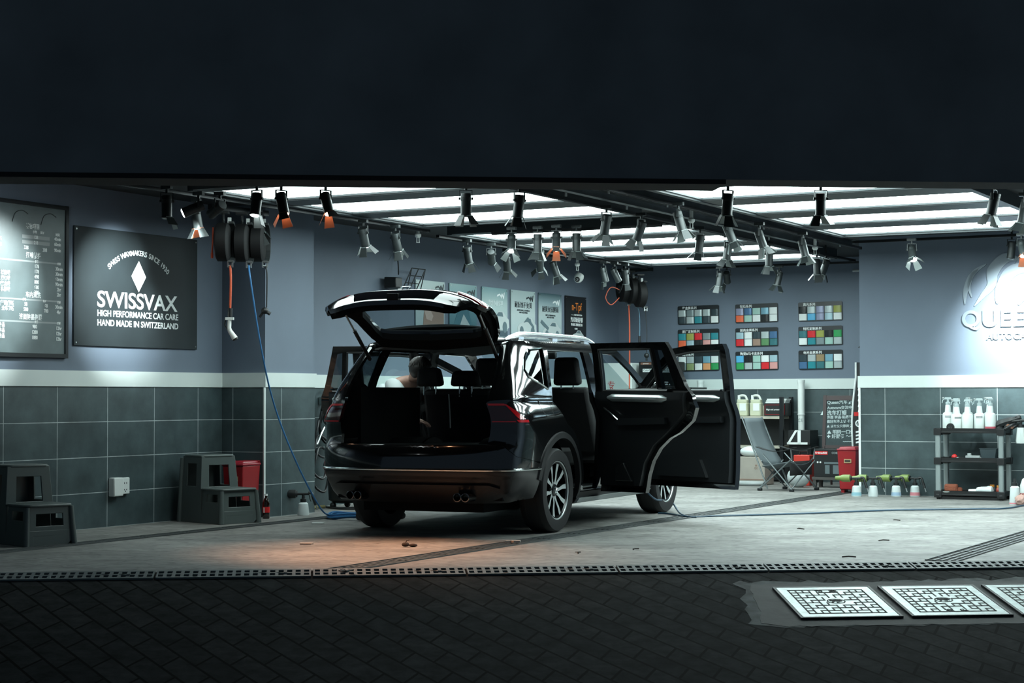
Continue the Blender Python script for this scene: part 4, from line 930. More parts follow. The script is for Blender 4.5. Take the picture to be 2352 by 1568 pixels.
# socket
q = onleft(268, 1117); t = thing('wall_socket', 'white double socket box with raised cover on the left wall tiles', 'socket', W(VL + .008, q[1], q[2]))
b = MB(); b.box((-.06, 0, .035), (.13, .17, .07)); b.build('cover_box', WHT, t, T=WALL_L, bev=.01)
b = MB(); b.box((.07, .005, .018), (.12, .15, .036)); b.build('socket_plate', WHT, t, T=WALL_L, bev=.006)
b = MB()
for x, y in ((.055, .03), (.085, .03), (.055, -.03), (.085, -.03), (.07, -.045)): b.box((x, y, .037), (.008, .012, .002))
b.build('socket_slots', BLK, t, T=WALL_L)
# step stools
STO = mat('grey_green_plastic', (.082, .102, .098), .42)
def frame_panel(w0, w1, h, hole, th):
    """trapezoid panel with a trapezoid opening; returns polygon loops"""
    return
def stool(x, label, P, rz):
    t = thing('step_stool', label, 'stool', P, rz, 'plastic step stools')
    def wall_(b, A, B, h, tw, hole=None, z0=0.0, th=.014, tin=.0):
        """upright panel between ground points A and B leaning in at the top; hole=(a0,a1,z0,z1)"""
        A = V(A); B = V(B); d = (B - A); nrm = V((-d.y, d.x, 0)).normalized()
        def pt(s, z): 
            k = (z - z0) / h; s2 = tw * k + s * (1 - 2 * tw * k); return A + d * s2 + nrm * (tin * k) + V((0, 0, z))
        a0, a1, h0, h1 = hole; zs = [z0, max(h0, z0), h1, h + z0]; ss = [0, a0, a1, 1]
        for i in range(3):
            for j in range(3):
                if i == 1 and j == 1: continue
                if i == 1 and j == 0 and h0 <= z0: continue
                if zs[j + 1] - zs[j] < 1e-4: continue
                c = [pt(ss[i], zs[j]), pt(ss[i + 1], zs[j]), pt(ss[i + 1], zs[j + 1]), pt(ss[i], zs[j + 1])]; c2 = [q + nrm * th for q in c]
                b.add(c + c2, [(3, 2, 1, 0), (4, 5, 6, 7), (0, 1, 5, 4), (1, 2, 6, 5), (2, 3, 7, 6), (3, 0, 4, 7)])
    # footprint: x right (.46 deep for the step + back), y depth .42
    def leg_round(b, p0, p1, r0, r1): b.cyl(p0, p1, r0, r1, 14)
    H1, H2, w_ = .315, .62, .215
    b = MB()
    for s_ in (-1, 1):
        y = s_ * w_
        wall_(b, (.04, y, 0), (.36, y, 0) , H1, .06, (.22, .80, .20, .27), th=-.014 * s_, tin=-.018 * s_)
        wall_(b, (-.30, y, 0), (.04, y, 0), H2, .07, (.26, .74, .34, .55), th=-.014 * s_, tin=-.028 * s_)
    b.build('side_panel', STO, t, bev=.004)
    b = MB()
    wall_(b, (.365, -w_, 0), (.365, w_, 0), H1, .05, (.20, .80, .155, .25), th=.014, tin=.02); wall_(b, (.365, -w_, 0), (.365, w_, 0), .12, .0, (.16, .84, 0, .075), th=.014, tin=.006)
    b.build('front_panel', STO, t, bev=.004)
    b = MB(); wall_(b, (-.305, -w_, 0), (-.305, w_, 0), H2, .07, (.18, .82, .0, .13), th=-.014, tin=-.025); b.build('rear_panel', STO, t, bev=.004)
    b = MB(); wall_(b, (.045, -w_, 0), (.045, w_, 0), H2 - H1, .06, (.22, .78, H1 + .02, H1 + .22), z0=H1, th=.014, tin=.02); b.build('riser', STO, t, bev=.004)
    b = MB(); b.rbox((.195, 0, H1), (.34, .42, .022), .05); b.build('step', STO, t, bev=.008)
    b = MB(); b.rbox((-.125, 0, H2), (.31, .385, .024), .05); b.build('top_step', STO, t, bev=.008)
    for sx in (-.30, .365):
        for sy in (-1, 1):
            b = MB(); b.cyl((sx, sy * w_, 0), (sx - (.02 if sx > 0 else -.02), sy * (w_ - .02), H1 - .01 if sx > 0 else H2 - .02), .026, .02, 12); b.build('leg', STO, t)
    return t
SR = -RD(45)
stool(0, 'grey plastic two step stool standing beside the red bin by the pillar', onz(508, 1205) - V((.106, -.41, 0)), SR)
stool(1, 'grey plastic two step stool cut by the left picture edge', onz(60, 1256) - V((.106, -.41, 0)), SR)
# left red bin
def bin_(label, P, rz, words=None, mslot=True):
    t = thing('waste_bin', label, 'bin', P, rz, 'red waste bins'); t.scale = (.70, .80, .78)
    b = MB(); b.box((0, 0, .36), (.27, .34, .60), T=None, top=(1.22, 1.14)); b.build('body', RED, t, bev=.012)
    b = MB(); b.box((0, 0, .672), (.345, .41, .03)); b.box((0, .01, .70), (.30, .36, .03), top=(.9, .85)); b.box((0, .20, .69), (.2, .04, .03)); b.build('lid', mat('bin_lid_red', (.27, .008, .02), .4), t, bev=.01)
    for s_ in (-1, 1):
        b = MB(); b.cyl((s_ * .11, .13, .05), (s_ * .15, .13, .05), .05, n=18); b.build('wheel', BLK, t)
        b = MB(); b.box((s_ * .09, -.11, .03), (.05, .06, .06), top=(1.2, 1.2)); b.build('foot', RED, t)
    b = MB(); b.tube([(-.13, .23, .70), (.13, .23, .70)], .014, 8); b.build('handle', RED, t)
    b = MB(); b.box((.02, -.198, .50), (.13, .006, .06)); o = b.build('label_holder', mat('brass_label', (.42, .30, .16), .5), t)
    b = MB(); b.box((.02, -.202, .50), (.10, .004, .026)); b.build('label_slot', BLK, o)
    if words: text('lettering', words, .075, mat('faded_red_print', (.30, .06, .05), .6), t, TR(-.165, -.02, .45) @ Mx.Rotation(RD(-90), 4, 'Z') @ FACE, sp=1.2)
    return t
bin_('red waste bin half hidden behind the grey step stool', W(-10.62, 14.40), RZ + RD(4), '天天 有')
# cola bottle
t = thing('drink_bottle', 'dark drink bottle with red label and white cap at the pillar foot', 'bottle', W(-10.40, 14.50))
b = MB(); b.lathe([(.03, 0), (.035, .01), (.035, .06), (.032, .08), (.035, .10), (.035, .15), (.022, .19), (.013, .205), (.013, .22)], 18); b.build('body', mat('cola', (.012, .006, .004), .1, coat=1), t)
b = MB(); b.lathe([(.0358, .06), (.0358, .115)], 18, cap=False); o = b.build('label', mat('label_red', (.6, .02, .02), .4), t)
b = MB(); b.box((.0, -.036, .085), (.012, .003, .05)); b.build('label_print', LETW, o)
b = MB(); b.lathe([(.015, .22), (.015, .238), (0, .238)], 14); b.build('cap', WHT, t)
# foam gun bottles (shared builder)
def foamgun(label, P, rz, cap, liq, group, kind='foam_gun', barrel=True, bh=.125):
    t = thing(kind, label, 'foam gun', P, rz, group)
    b = MB(); b.lathe([(.056, 0), (.060, .01), (.048, bh - .012), (.036, bh), (.028, bh + .004)], 20, cap=True); b.build('bottle', mat('milky_bottle', (.62, .68, .68), .35), t)
    if liq:
        b = MB(); b.lathe([(.0605, .012), (.0562, .05)], 20, cap=False); b.build('liquid', mat(liq[0], liq[1], .35), t)
    b = MB(); b.lathe([(.030, bh + .004), (.030, bh + .035), (.018, bh + .04), (.014, bh + .08)], 16); b.build('bottle_cap', BLK, t)
    z = bh + .085
    if barrel:
        b = MB(); b.cyl((.06, 0, z), (-.10, 0, z), .012); b.cyl((-.06, 0, z), (-.075, 0, z), .03, .032); b.build('gun_body', BLK, t)
        b = MB(); b.lathe([(.016, 0), (.043, .01), (.043, .095), (.030, .125), (.022, .185)], 18, TR(-.065, 0, z, ry=-pi / 2)); b.build('nozzle', cap, t)
        b = MB(); b.tube(bez([(.05, 0, z + .01), (.085, 0, z + .005), (.10, 0, z - .04), (.125, 0, z - .11)], 5), [.014] * 8 + [.016] * 8); b.build('grip', BLK, t)
        b = MB(); b.tube([(.06, 0, z - .012), (.065, 0, z - .05), (.078, 0, z - .075)], .005, 6); b.build('trigger', BLK, t)
        b = MB(); b.cyl((.125, 0, z - .11), (.14, 0, z - .155), .007); b.build('air_fitting', STEEL, t)
    return t
foamgun('white bottle spray gun with black gun standing at the pillar right corner', W(-10.38, 15.10), RZ + RD(25), BLK, None, None)
# hose reels under the ceiling, left and rear corner
REEL = mat('black_reel', (.004, .0045, .005), .7, spec=.3); REELA = mat('reel_arm_grey', (.02, .024, .025), .5)
def reel(label, P, rz, m_hose, hose_pts, extra=None, group='hose reels'):
    t = thing('hose_reel', label, 'hose reel', P, rz, group)
    b = MB(); T = TR(ry=pi / 2)
    b.lathe([(.0, -.06), (.15, -.06), (.175, -.045), (.175, .045), (.15, .06), (0, .06)], 30, T); b.build('drum_housing', REEL, t)
    b = MB(); b.lathe([(.05, -.075), (.06, -.061)], 18, T); b.build('hub', REELA, t)
    b = MB(); b.tube(bez([(0, 0, .17), (0, .04, .20), (0, .02, .26)], 5), .012, 6); b.box((0, .02, .27), (.10, .12, .02)); b.build('hanger', REELA, t)
    pts = [V((.075, .17 * sin(a), .17 * cos(a))) for a in [RD(k) for k in range(-10, 200, 12)]]
    b = MB()
    for i in range(len(pts) - 1):
        a, c = pts[i], pts[i + 1]; n0, n1 = V((0, a.y, a.z)).normalized(), V((0, c.y, c.z)).normalized(); x = V((.022, 0, 0))
        b.add([a - x, a + x, c + x, c - x, a - x + n0 * .02, a + x + n0 * .02, c + x + n1 * .02, c - x + n1 * .02], [(0, 1, 2, 3), (7, 6, 5, 4), (0, 4, 5, 1), (2, 6, 7, 3), (1, 5, 6, 2), (3, 7, 4, 0)])
    b.build('curved_arm', REELA, t)
    b = MB(); b.box((.05, -.02, -.20), (.012, .03, .06)); b.box((.09, -.02, -.20), (.012, .03, .06)); b.cyl((.045, -.02, -.215), (.095, -.02, -.215), .01); b.build('roller_guide', STEEL, t)
    b = MB(); b.box((.05, .06, .20), (.03, .03, .06)); b.build('white_tag', WHT, t)
    if hose_pts: b = MB(); b.tube(bez(hose_pts, 8), m_hose[1], 8); b.build('hose', m_hose[0], t)
    if extra: extra(t)
    return t
ORG = mat('orange_hose', (.62, .10, .04), .4); BLU = mat('blue_hose', (.04, .17, .38), .35); HBK = mat('black_cable', (.014, .016, .018), .5)
RS_ = RZ + RD(62)
def wl(v, u, z, P, rz):                                         # room point -> local point of a thing
    q = W(v, u, z) - P; return Mx.Rotation(-rz, 3, 'Z') @ q
P1 = V(onplane(512, 556, V((0, 1, 0)), 16.55)); P2 = V(onplane(555, 558, V((0, 1, 0)), 16.75)); P3 = V(onplane(592, 558, V((0, 1, 0)), 16.95))
def nozz(t):
    b = MB(); b.tube([(.07, -.02, -.60), (.068, -.02, -.68)], .022, 10); b.build('grip_sleeve', BLK, t)
    b = MB(); b.tube([(.066, -.02, -.69), (.06, -.02, -.78), (.075, -.02, -.82)], [.018, .02, .02], 10); b.box((.066, -.02, -.695), (.075, .04, .025)); b.build('nozzle_handle', WHT, t)
    b = MB(); b.cyl((.065, -.02, -.80), (.115, -.02, -.875), .02, .028); b.build('nozzle_head', WHT, t)
    b = MB(); b.cyl((.115, -.02, -.875), (.122, -.02, -.887), .028, .024); b.build('nozzle_tip', BLK, t)
    b = MB(); b.tube([(.03, -.02, -.70), (.02, -.02, -.75), (.045, -.02, -.79)], .006, 6); b.build('trigger', BLK, t)
    b = MB(); b.tube([(-.08, -.05, .13), (-.085, -.05, 0), (-.09, -.05, -.10)], .008, 6); b.cyl((-.09, -.05, -.10), (-.09, -.05, -.15), .012, n=8); b.build('spare_hose_end', ORG, t)
reel('black hose reel with orange hose and white trigger nozzle by the pillar', P1, 0, (ORG, .011), [(.07, -.02, -.21), (.075, -.02, -.35), (.07, -.02, -.60)], nozz)
def coilend(P, rz):
    return
hp = [(.07, -.02, -.21)]
for px, py, d in ((575, 640, 16.6), (600, 800, 16.75), (630, 930, 17.0), (680, 1060, 17.1), (735, 1165, 17.3)):
    q = V((0, 0, CAMH)) + ray(px, py) * d; hp.append(tuple(q - P2))
fe = onz(790, 1190); hp += [tuple(fe + V((-.12, 0, .03)) - P2), tuple(fe + V((0, 0, .02)) - P2)]
reel('black hose reel feeding the long blue hose to the floor coil', P2, 0, (BLU, .008), hp)
def plug(t):
    b = MB(); b.ball((.07, -.02, -.63), .035, 8, sq=(1, 1, .9)); b.cyl((.085, -.02, -.64), (.12, -.02, -.66), .018, n=10); b.cyl((.05, -.02, -.65), (.02, -.02, -.69), .012, n=8); b.build('plug', BLK, t)
reel('black cable reel with hanging black plug nearest the pillar', P3, 0, (HBK, .007), [(.07, -.02, -.21), (.09, -.02, -.3), (.085, -.02, -.60)], plug)
# reels hang from a bracket rail
t = thing('reel_rail', 'black steel rail under the ceiling carrying the three left hose reels', 'rail', (P1 + P3) / 2 + V((0, 0, .30)), atan2(P3.y - P1.y, P3.x - P1.x))
L_ = (P3 - P1).length; b = MB(); b.box((0, .02, 0), (L_ + .3, .05, .05)); b.build('bar', BLKM, t)
for s_ in (-1, 1): b = MB(); b.box((s_ * L_ * .4, .02, .10), (.03, .03, .20)); b.build('hanger', BLKM, t)
Q1, Q2, Q3 = (V(onplane(px, py, UD, 23.0)) for px, py in ((1432, 664), (1452, 668), (1470, 676)))
zc_ = lambda P, z: (.07, -.02, z - P.z)
reel('black hose reel with orange hose in the rear corner of the room', Q1, .3, (ORG, .010), [(.07, -.02, -.21), (.08, -.02, -.6), (.075, -.02, 1.22 - Q1.z), (.085, -.02, .95 - Q1.z)], lambda t: (lambda b: (b.tube(bez([(-.06, -.05, -.02), (-.2, -.05, .02), (-.28, -.05, -.12), (-.2, -.05, -.22), (-.08, -.05, -.12)], 6), .007, 6), b.build('loose_loop', ORG, t)))(MB()), 'corner hose reels')
reel('middle black hose reel with pale blue hose in the rear corner', Q2, .3, (mat('pale_blue_hose', (.10, .20, .27), .4), .006), [(.07, -.02, -.21), (.10, -.02, -.35), (.10, -.02, -.62)], lambda t: (lambda b: (b.cyl((.10, -.02, -.62), (.10, -.02, -.72), .018), b.cyl((.10, -.02, -.72), (.10, -.02, -.76), .010), b.build('hose_end', BLK, t)))(MB()), 'corner hose reels')
reel('rightmost cable reel with hanging black plug in the rear corner', Q3, .3, (HBK, .006), [(.07, -.02, -.21), (.09, -.02, -.5), (.085, -.02, -.80)], lambda t: (lambda b: (b.ball((.085, -.02, -.84), .036, 8), b.cyl((.085, -.02, -.86), (.085, -.02, -.91), .014, n=8), b.build('plug', BLK, t)))(MB()), 'corner hose reels')
t = thing('reel_rail', 'black steel rail carrying the three hose reels in the rear corner', 'rail', (Q1 + Q3) / 2 + V((0, 0, .30)), RZ)
L_ = (Q3 - Q1).length; b = MB(); b.box((0, .02, 0), (L_ + .35, .05, .05)); b.build('bar', BLKM, t)
for s_ in (-1, 1): b = MB(); b.box((s_ * .12, .02, .11), (.03, .03, .20)); b.build('hanger', BLKM, t)
# wall fittings behind the tailgate
q = onleft(884, 650); t = thing('flood_lamp', 'black box lamp on the left wall behind the raised tailgate, fed by a cable', 'lamp', W(VL, q[1], q[2]))
b = MB(); b.box((0, -.0, .12), (.20, .13, .14), top=(.7, .9)); b.build('housing', BLK, t, T=WALL_L, bev=.01)
b = MB(); b.box((.11, -.05, .08), (.08, .05, .10)); b.build('bracket', LGRY, t, T=WALL_L)
b = MB(); z2 = onleft(911, 588); b.tube(bez([(.10, .10, .12), (.16, .22, .08), (.17, .40, .05), (z2[1] - q[1], z2[2] - q[2], .03)], 8), .008, 6); b.build('cable', BLK, t, T=WALL_L)
b = MB(); b.box((z2[1] - q[1], z2[2] - q[2] + .03, .025), (.12, .14, .05)); b.build('junction_box', WHT, t, T=WALL_L, bev=.005)
q = onleft(938, 650, VL + .1); t = thing('wire_rack', 'small tilted wire rack on the wall left of the first poster', 'rack', W(VL, q[1], q[2]))
b = MB()
for k in (0, 2.5, 5): b.tube([(-.16 + k * .06, -.25, .03), (-.02 + k * .06, .17, .16)], .007, 5)
for s_ in (0, .2, .4, .6, .8, 1): b.tube([(-.16 + .14 * s_, -.25 + .42 * s_, .03 + .13 * s_), (.14 + .14 * s_, -.25 + .42 * s_, .03 + .13 * s_)], .006, 5)
b.tube([(.28, .17, .16), (.32, -.25, .02)], .006, 5); b.tube([(-.02, .17, .16), (.02, -.25, .02)], .006, 5)
b.build('wires', BLKM, t, T=WALL_L)
# posters
def poster(u0, u1, z1, z0, label, paint, style):
    t = thing('wall_poster', label, 'poster', W(VL, (u0 + u1) / 2, (z0 + z1) / 2), RZ, 'row of posters on the left wall'); w_, h_ = u1 - u0, z1 - z0
    m = bpy.data.materials.new('poster_print'); m.use_nodes = True; nt = m.node_tree; b_ = nt.nodes['Principled BSDF']; b_.inputs['Roughness'].default_value = .25
    tc = N(nt, 'ShaderNodeTexCoord'); sx = N(nt, 'ShaderNodeSeparateXYZ'); nt.links.new(tc.outputs['Generated'], sx.inputs[0]); r = N(nt, 'ShaderNodeValToRGB')
    while len(r.color_ramp.elements) < len(paint): r.color_ramp.elements.new(.5)
    for e, (p_, c_) in zip(r.color_ramp.elements, paint): e.position = p_; e.color = (*c_, 1)
    nt.links.new(sx.outputs[2], r.inputs[0]); nt.links.new(r.outputs[0], b_.inputs['Base Color'])
    b = MB()
    v = [(-w_ / 2, -h_ / 2), (w_ / 2, -h_ / 2), (w_ / 2, h_ / 2), (-w_ / 2, h_ / 2)]
    b.add([(.018, x, y) for x, y in v] + [(.006, x, y) for x, y in v], [(0, 1, 2, 3), (7, 6, 5, 4), (0, 4, 5, 1), (1, 5, 6, 2), (2, 6, 7, 3), (3, 7, 4, 0)]); b.build('board', m, t)
    for x in (-1, 1):
        for y in (-1, 1): b = MB(); b.cyl((x * (w_ / 2 - .025), y * (h_ / 2 - .025), .0185), (x * (w_ / 2 - .025), y * (h_ / 2 - .025), .024), .008, n=10); b.build('screw', STEEL, t, T=WALL_L)
    style(t, w_, h_); return t
DK = mat('poster_dark_ink', (.02, .03, .035), .5); WI = mat('poster_white_ink', (.75, .8, .8), .5); OI = mat('poster_orange_ink', (.75, .22, .03), .5); CI = mat('poster_car_print', (.42, .47, .47), .4); CI2 = mat('poster_car_dark', (.10, .15, .17), .4); TEAL = mat('poster_teal_print', (.06, .16, .20), .4); BROWN = mat('poster_brown_print', (.26, .17, .13), .5)  # dark car ink prints the glass, wheels, wing and open door
def T_(t, s_, x, y, sz, m, sx=1): text('lettering', s_, sz, m, t, WALL_L @ Mx.Translation((x, y, .0195)) @ Mx.Diagonal((sx, 1, 1, 1)), bold=.001)
def blob(t, name, pts, m, z=.0195):
    b = MB(); b.prism([(x, y) for x, y in pts], z, z + .0012); b.build(name, m, t, T=WALL_L)
def sportcar(t, x, y, s_, flip=1):
    body = [(-.26, -.06), (-.27, 0), (-.2, .05), (-.08, .075), (.0, .13), (.12, .13), (.2, .07), (.26, .04), (.27, -.05), (.2, -.08), (-.2, -.08)]
    blob(t, 'printed_car', [(x + flip * a * s_, y + c * s_) for a, c in body], CI)
    blob(t, 'printed_car_glass', [(x + flip * a * s_, y + c * s_) for a, c in [(-.06, .075), (.01, .12), (.10, .12), (.12, .07)]], CI2, .021)
    for a in (-.15, .16): blob(t, 'printed_wheel', [(x + flip * a * s_ + .055 * s_ * cos(k), y - .05 * s_ + .065 * s_ * sin(k)) for k in [2 * pi * i / 16 for i in range(16)]], CI2, .021)
gr1 = [(0, (.30, .38, .40)), (.5, (.45, .52, .52)), (1, (.40, .50, .50))]; gr2 = [(0, (.06, .14, .17)), (.5, (.16, .29, .33)), (1, (.24, .37, .38))]
gr3 = [(0, (.05, .08, .10)), (.14, (.06, .09, .11)), (.17, (.42, .5, .5)), (.7, (.40, .50, .50)), (1, (.20, .34, .36))]; gr5 = [(0, (.3, .38, .4)), (.6, (.42, .5, .5)), (.8, (.28, .38, .41)), (1, (.06, .11, .13))]; gr6 = [(0, (.010, .011, .012)), (1, (.012, .013, .014))]
PZ = 2.545; PB_ = 1.915
def N_(t, x, y, m): blob(t, 'printed_logo', [(x + a * 1.25, y + c * 1.25) for a, c in ((-.09, -.012), (-.03, .005), (.0, -.02), (.01, -.03), (.022, .0), (.05, -.03), (.062, -.028), (.075, .04), (.055, .03), (.048, .0), (.02, .03), (.008, .02), (.0, .005), (-.03, .022), (-.085, .008))], m)
poster(18.32, 18.99, PZ, PB_, 'leftmost wall poster, pale with a brown box photo, half behind the tailgate', gr1, lambda t, w_, h_: (N_(t, .22, .24, DK), blob(t, 'printed_box', [(-.18, -.28), (.31, -.28), (.31, .0), (.0, .05), (-.12, .08), (-.16, -.1)], BROWN), blob(t, 'printed_hand', [(-.16, -.02), (-.08, .05), (.06, -.1), (.02, -.16), (-.1, -.14)], mat('poster_skin_print', (.45, .33, .28), .5), .021), blob(t, 'printed_cloth', [(-.02, -.28), (.02, -.2), (.2, -.2), (.24, -.28)], CI, .021)))
poster(19.11, 19.78, PZ, PB_, 'second wall poster, teal, seen above and through the tailgate window', gr2, lambda t, w_, h_: (N_(t, .20, .22, DK), blob(t, 'printed_panel', [(-.3, -.28), (-.1, .05), (.08, .12), (.26, -.28)], TEAL), blob(t, 'printed_panel', [(-.1, -.2), (.0, -.05), (.18, -.2)], CI, .021)))
poster(19.92, 20.59, PZ, PB_, 'third wall poster with a white coupe and pale lettering', gr3, lambda t, w_, h_: (N_(t, .16, .22, WI), T_(t, '耐划痕自修复', .02, .12, .075, mat('poster_pale_ink', (.55, .62, .62), .5), .85), sportcar(t, .08, -.12, 1.1)))
poster(20.69, 21.36, PZ, PB_, 'fourth wall poster with dark characters and a convertible sports car', gr1, lambda t, w_, h_: (N_(t, .19, .22, DK), T_(t, '耐腐蚀不变黄', .0, .125, .085, DK, .95), T_(t, 'ANTIFOULING, CLEANING &\nANTI YELLOWING', .0, .045, .028, DK), sportcar(t, .1, -.16, 1.0), blob(t, 'printed_wing', [(.0, -.10), (.12, -.02), (.3, -.14), (.3, -.18), (.12, -.08)], CI2, .022)))
poster(21.47, 22.14, PZ, PB_, 'fifth wall poster, dark top, with a silver car with open doors', gr5, lambda t, w_, h_: (N_(t, .18, .20, WI), T_(t, '耐黄变抗酸雨', .0, .10, .085, DK, .95), T_(t, 'HEAT & CORROSION &\nANTI ACID RAIN', .0, .01, .028, DK), sportcar(t, .04, -.19, 1.0), blob(t, 'printed_door', [(-.3, -.08), (-.26, -.04), (-.05, -.14), (-.08, -.18)], CI2, .022)))
poster(22.26, 22.91, PZ, PB_, 'black wall poster with orange lettering, nearest the corner', gr6, lambda t, w_, h_: (T_(t, 'n-Tpf', .02, .17, .15, OI, .95), T_(t, '———  PAINT PROTECTION', .02, .06, .026, WI), T_(t, '汽车漆面保护膜', .02, -.01, .075, WI, .72), T_(t, '专业施工授权服务商', .02, -.075, .04, WI), T_(t, '官方授权', .0, -.13, .022, WI), sportcar(t, .05, -.24, .7)))
# hose tangle, wet vacuum and blue coil behind the left rear corner
rg = [onleft(x, y, VL + .12) for x, y in ((740, 960), (775, 1000), (745, 1060), (770, 1120))]
t = thing('hose_bundle', 'tangle of black hoses hanging on the tiles beside the left rear door', 'hose', W(VL + .02, onleft(735, 1000, VL + .1)[1], 1.0))
random.seed(5)
for k in range(9):
    b = MB(); r = random.uniform(.09, .24); cx, cy = random.uniform(-.02, .30), random.uniform(-.60, .02)
    b.tube([(cx + r * .9 * cos(a), cy + r * 1.3 * sin(a), .05 + .03 * k % .1 + .02 * sin(3 * a)) for a in [2 * pi * i / 26 for i in range(26)]], .012, 7, True); b.build('hose_loop', HBK, t, T=WALL_L)
b = MB(); b.tube(bez([(.12, .12, .10), (.16, -.2, .12), (.14, -.5, .10), (.18, -.80, .14)], 6), .03, 8); b.build('lance', BLK, t, T=WALL_L)
b = MB(); b.tube(bez([(.05, -.15, .1), (-.04, -.22, .12), (-.08, -.28, .12)], 5), .012, 6); b.cyl((-.08, -.28, .12), (-.12, -.33, .12), .014); b.build('steel_coupling', STEEL, t, T=WALL_L)
b = MB(); b.box((.12, .13, .03), (.05, .08, .06)); b.build('wall_hook', STEEL, t, T=WALL_L)
t = thing('yellow_hose', 'yellow hose looping from the tile wall to the floor by the hose tangle', 'hose', W(VL, 15.85, 0))
b = MB(); b.tube(bez([(.10, .50, .14), (.03, .38, .16), (.05, .2, .18), (.14, .03, .2), (-.1, .016, .22), (-.3, .016, .16), (.02, .016, .10), (.3, .016, .2)], 8), .016, 8); b.build('hose', mat('yellow_hose_rubber', (.38, .34, .16), .5), t, T=WALL_L)
t = thing('wet_vacuum', 'black wet vacuum standing on the floor behind the left rear tyre', 'vacuum cleaner', W(-10.62, 16.25))
b = MB(); b.lathe([(.14, .06), (.19, .09), (.20, .30), (.18, .34), (.17, .40), (.10, .45), (0, .46)], 26); b.build('tank', BLK, t)
for s_ in range(3): b = MB(); b.ball((.16 * cos(s_ * 2.1), .16 * sin(s_ * 2.1), .035), .035, 7); b.build('castor', BLK, t)
b = MB(); b.tube(bez([(-.1, 0, .45), (0, 0, .53), (.1, 0, .45)], 6), .014, 7); b.build('handle', DGRY, t)
t = thing('hose_coil', 'blue hose coiled on the floor by the left rear tyre', 'hose', onz(808, 1191), 0)
random.seed(2); b = MB(); pts = []
for i in range(150):
    a = i * .30; pts.append((.22 * cos(a) * (1 + .1 * sin(i * .37)), .19 * sin(a) * (1 + .12 * cos(i * .23)), .012 + .045 * (i / 150) + .008 * sin(i * .9)))
b.tube(pts, .008, 6); b.build('coil', BLU, t)
t = thing('floor_cables', 'loose black cables lying on the floor along the tile wall', 'cable', W(-10.5, 16.1, 0))
for k in range(3):
    b = MB(); b.tube(bez([(-.35 + .1 * k, .1 - .08 * k, .012), (0, -.12 + .1 * k, .012), (.25, .1 - .05 * k, .012 + .02 * k), (.1, .35, .012), (-.2, .5 + .1 * k, .012)], 8), .010, 6); b.build('cable', HBK, t)
# ================================================================== REAR WALL
HEX = {'k': (.010, .011, .012), 's': (.45, .52, .52), 'g': (.22, .28, .29), 'd': (.04, .06, .07), 'w': (.72, .76, .75), 'b': (.07, .16, .30), 't': (.02, .22, .26), 'c': (.09, .38, .62), 'l': (.38, .54, .60), 'v': (.28, .30, .42), 'r': (.60, .02, .025), 'o': (.72, .13, .05), 'y': (.30, .32, .07), 'n': (.03, .30, .09), 'e': (.10, .24, .10), 'p': (.62, .30, .28), 'h': (.30, .20, .15), 'm': (.33, .52, .46), 'a': (.20, .40, .50), 'q': (.05, .18, .20), 'f': (.70, .32, .14), 'u': (.30, .22, .12), 'i': (.24, .30, .14)}
CNAME = {'k': 'black', 's': 'silver', 'g': 'grey', 'd': 'charcoal', 'w': 'white', 'b': 'blue', 't': 'teal', 'c': 'bright blue', 'l': 'pale blue', 'v': 'lavender grey', 'r': 'red', 'o': 'orange', 'y': 'olive', 'n': 'green', 'e': 'leaf green', 'p': 'pink', 'h': 'taupe', 'm': 'mint', 'a': 'sky blue', 'q': 'petrol', 'f': 'peach', 'u': 'bronze', 'i': 'moss'}
CHB = mat('black_sample_board', (.010, .013, .015), .3)
pr = [(-.056, 0)] + [(-.056 * cos(a), .012 * sin(a)) for a in [pi * i / 8 for i in range(1, 8)]] + [(.056, 0)]
b = MB(); b.prism([(x, -y) for x, y in pr], -.046, .046); b.build('chip', WHT); ME_chip = bpy.data.objects['chip'].data; bpy.data.objects.remove(bpy.data.objects['chip'])
ME_chip.name = 'colour_chip'
def chipmat(k):
    m = mat('chip_' + CNAME[k].replace(' ', '_'), HEX[k], .22, .25 if k in 'sgdlvabq' else 0, coat=.6); return m
def board(v, z, title, row1, row2, label, tw=.8):
    t = thing('colour_sample_board', label, 'colour samples', W(v, UB, z), RZ, 'colour sample boards'); t.rotation_euler = (0, -.012, RZ); w_, h_ = .625, .262
    b = MB(); b.rbox((0, 0, .009), (w_, h_, .014), .02, FACE); b.build('board', CHB, t)
    text('lettering', title, .044, LETW, t, TR(-w_ / 2 + .07, -.0172, h_ / 2 - .034) @ FACE, al='LEFT', bold=.0004)
    for j, row in enumerate((row1, row2)):
        for i, k in enumerate(row):
            o = child('colour_chip', ME_chip, t, TR(-w_ / 2 + .065 + i * .1235, -.0165, .026 - j * .098), chipmat(k)); o['label'] = CNAME[k] + ' chip'
bx, bz = (-9.79, -8.92, -8.0), (2.325, 1.992, 1.665)
B9 = [('星金属系列', 'sgssd', 'dstdw', 'top left colour sample board with mostly grey metallic chips'), ('钻石系列', 'vbmaw', 'omwkw', 'top middle colour sample board with one orange chip at lower left'), ('高光系列', 'ksvsy', 'wcvlw', 'top right colour sample board with olive chip at its corner'),
      ('原厂定制系列', 'tyrgt', 'olkpw', 'middle left colour sample board with red, orange and pink chips'), ('超亮金属系列', 'lwdsb', 'rwheq', 'centre colour sample board with red chip at lower left and taupe chip'), ('特殊定制系列', 'qrykn', 'wtgms', 'middle right colour sample board with red, olive and green chips'),
      ('纯色系列', 'wsdaw', 'giwfn', 'bottom left colour sample board behind the open front door window'), ('陶瓷&马卡龙系列', 'ckmwl', 'nsmrp', 'bottom middle colour sample board with green, red and pink chips below'), ('电光金属系列', 'dsuaw', 'btqms', 'bottom right colour sample board with bronze chip in its upper row')]
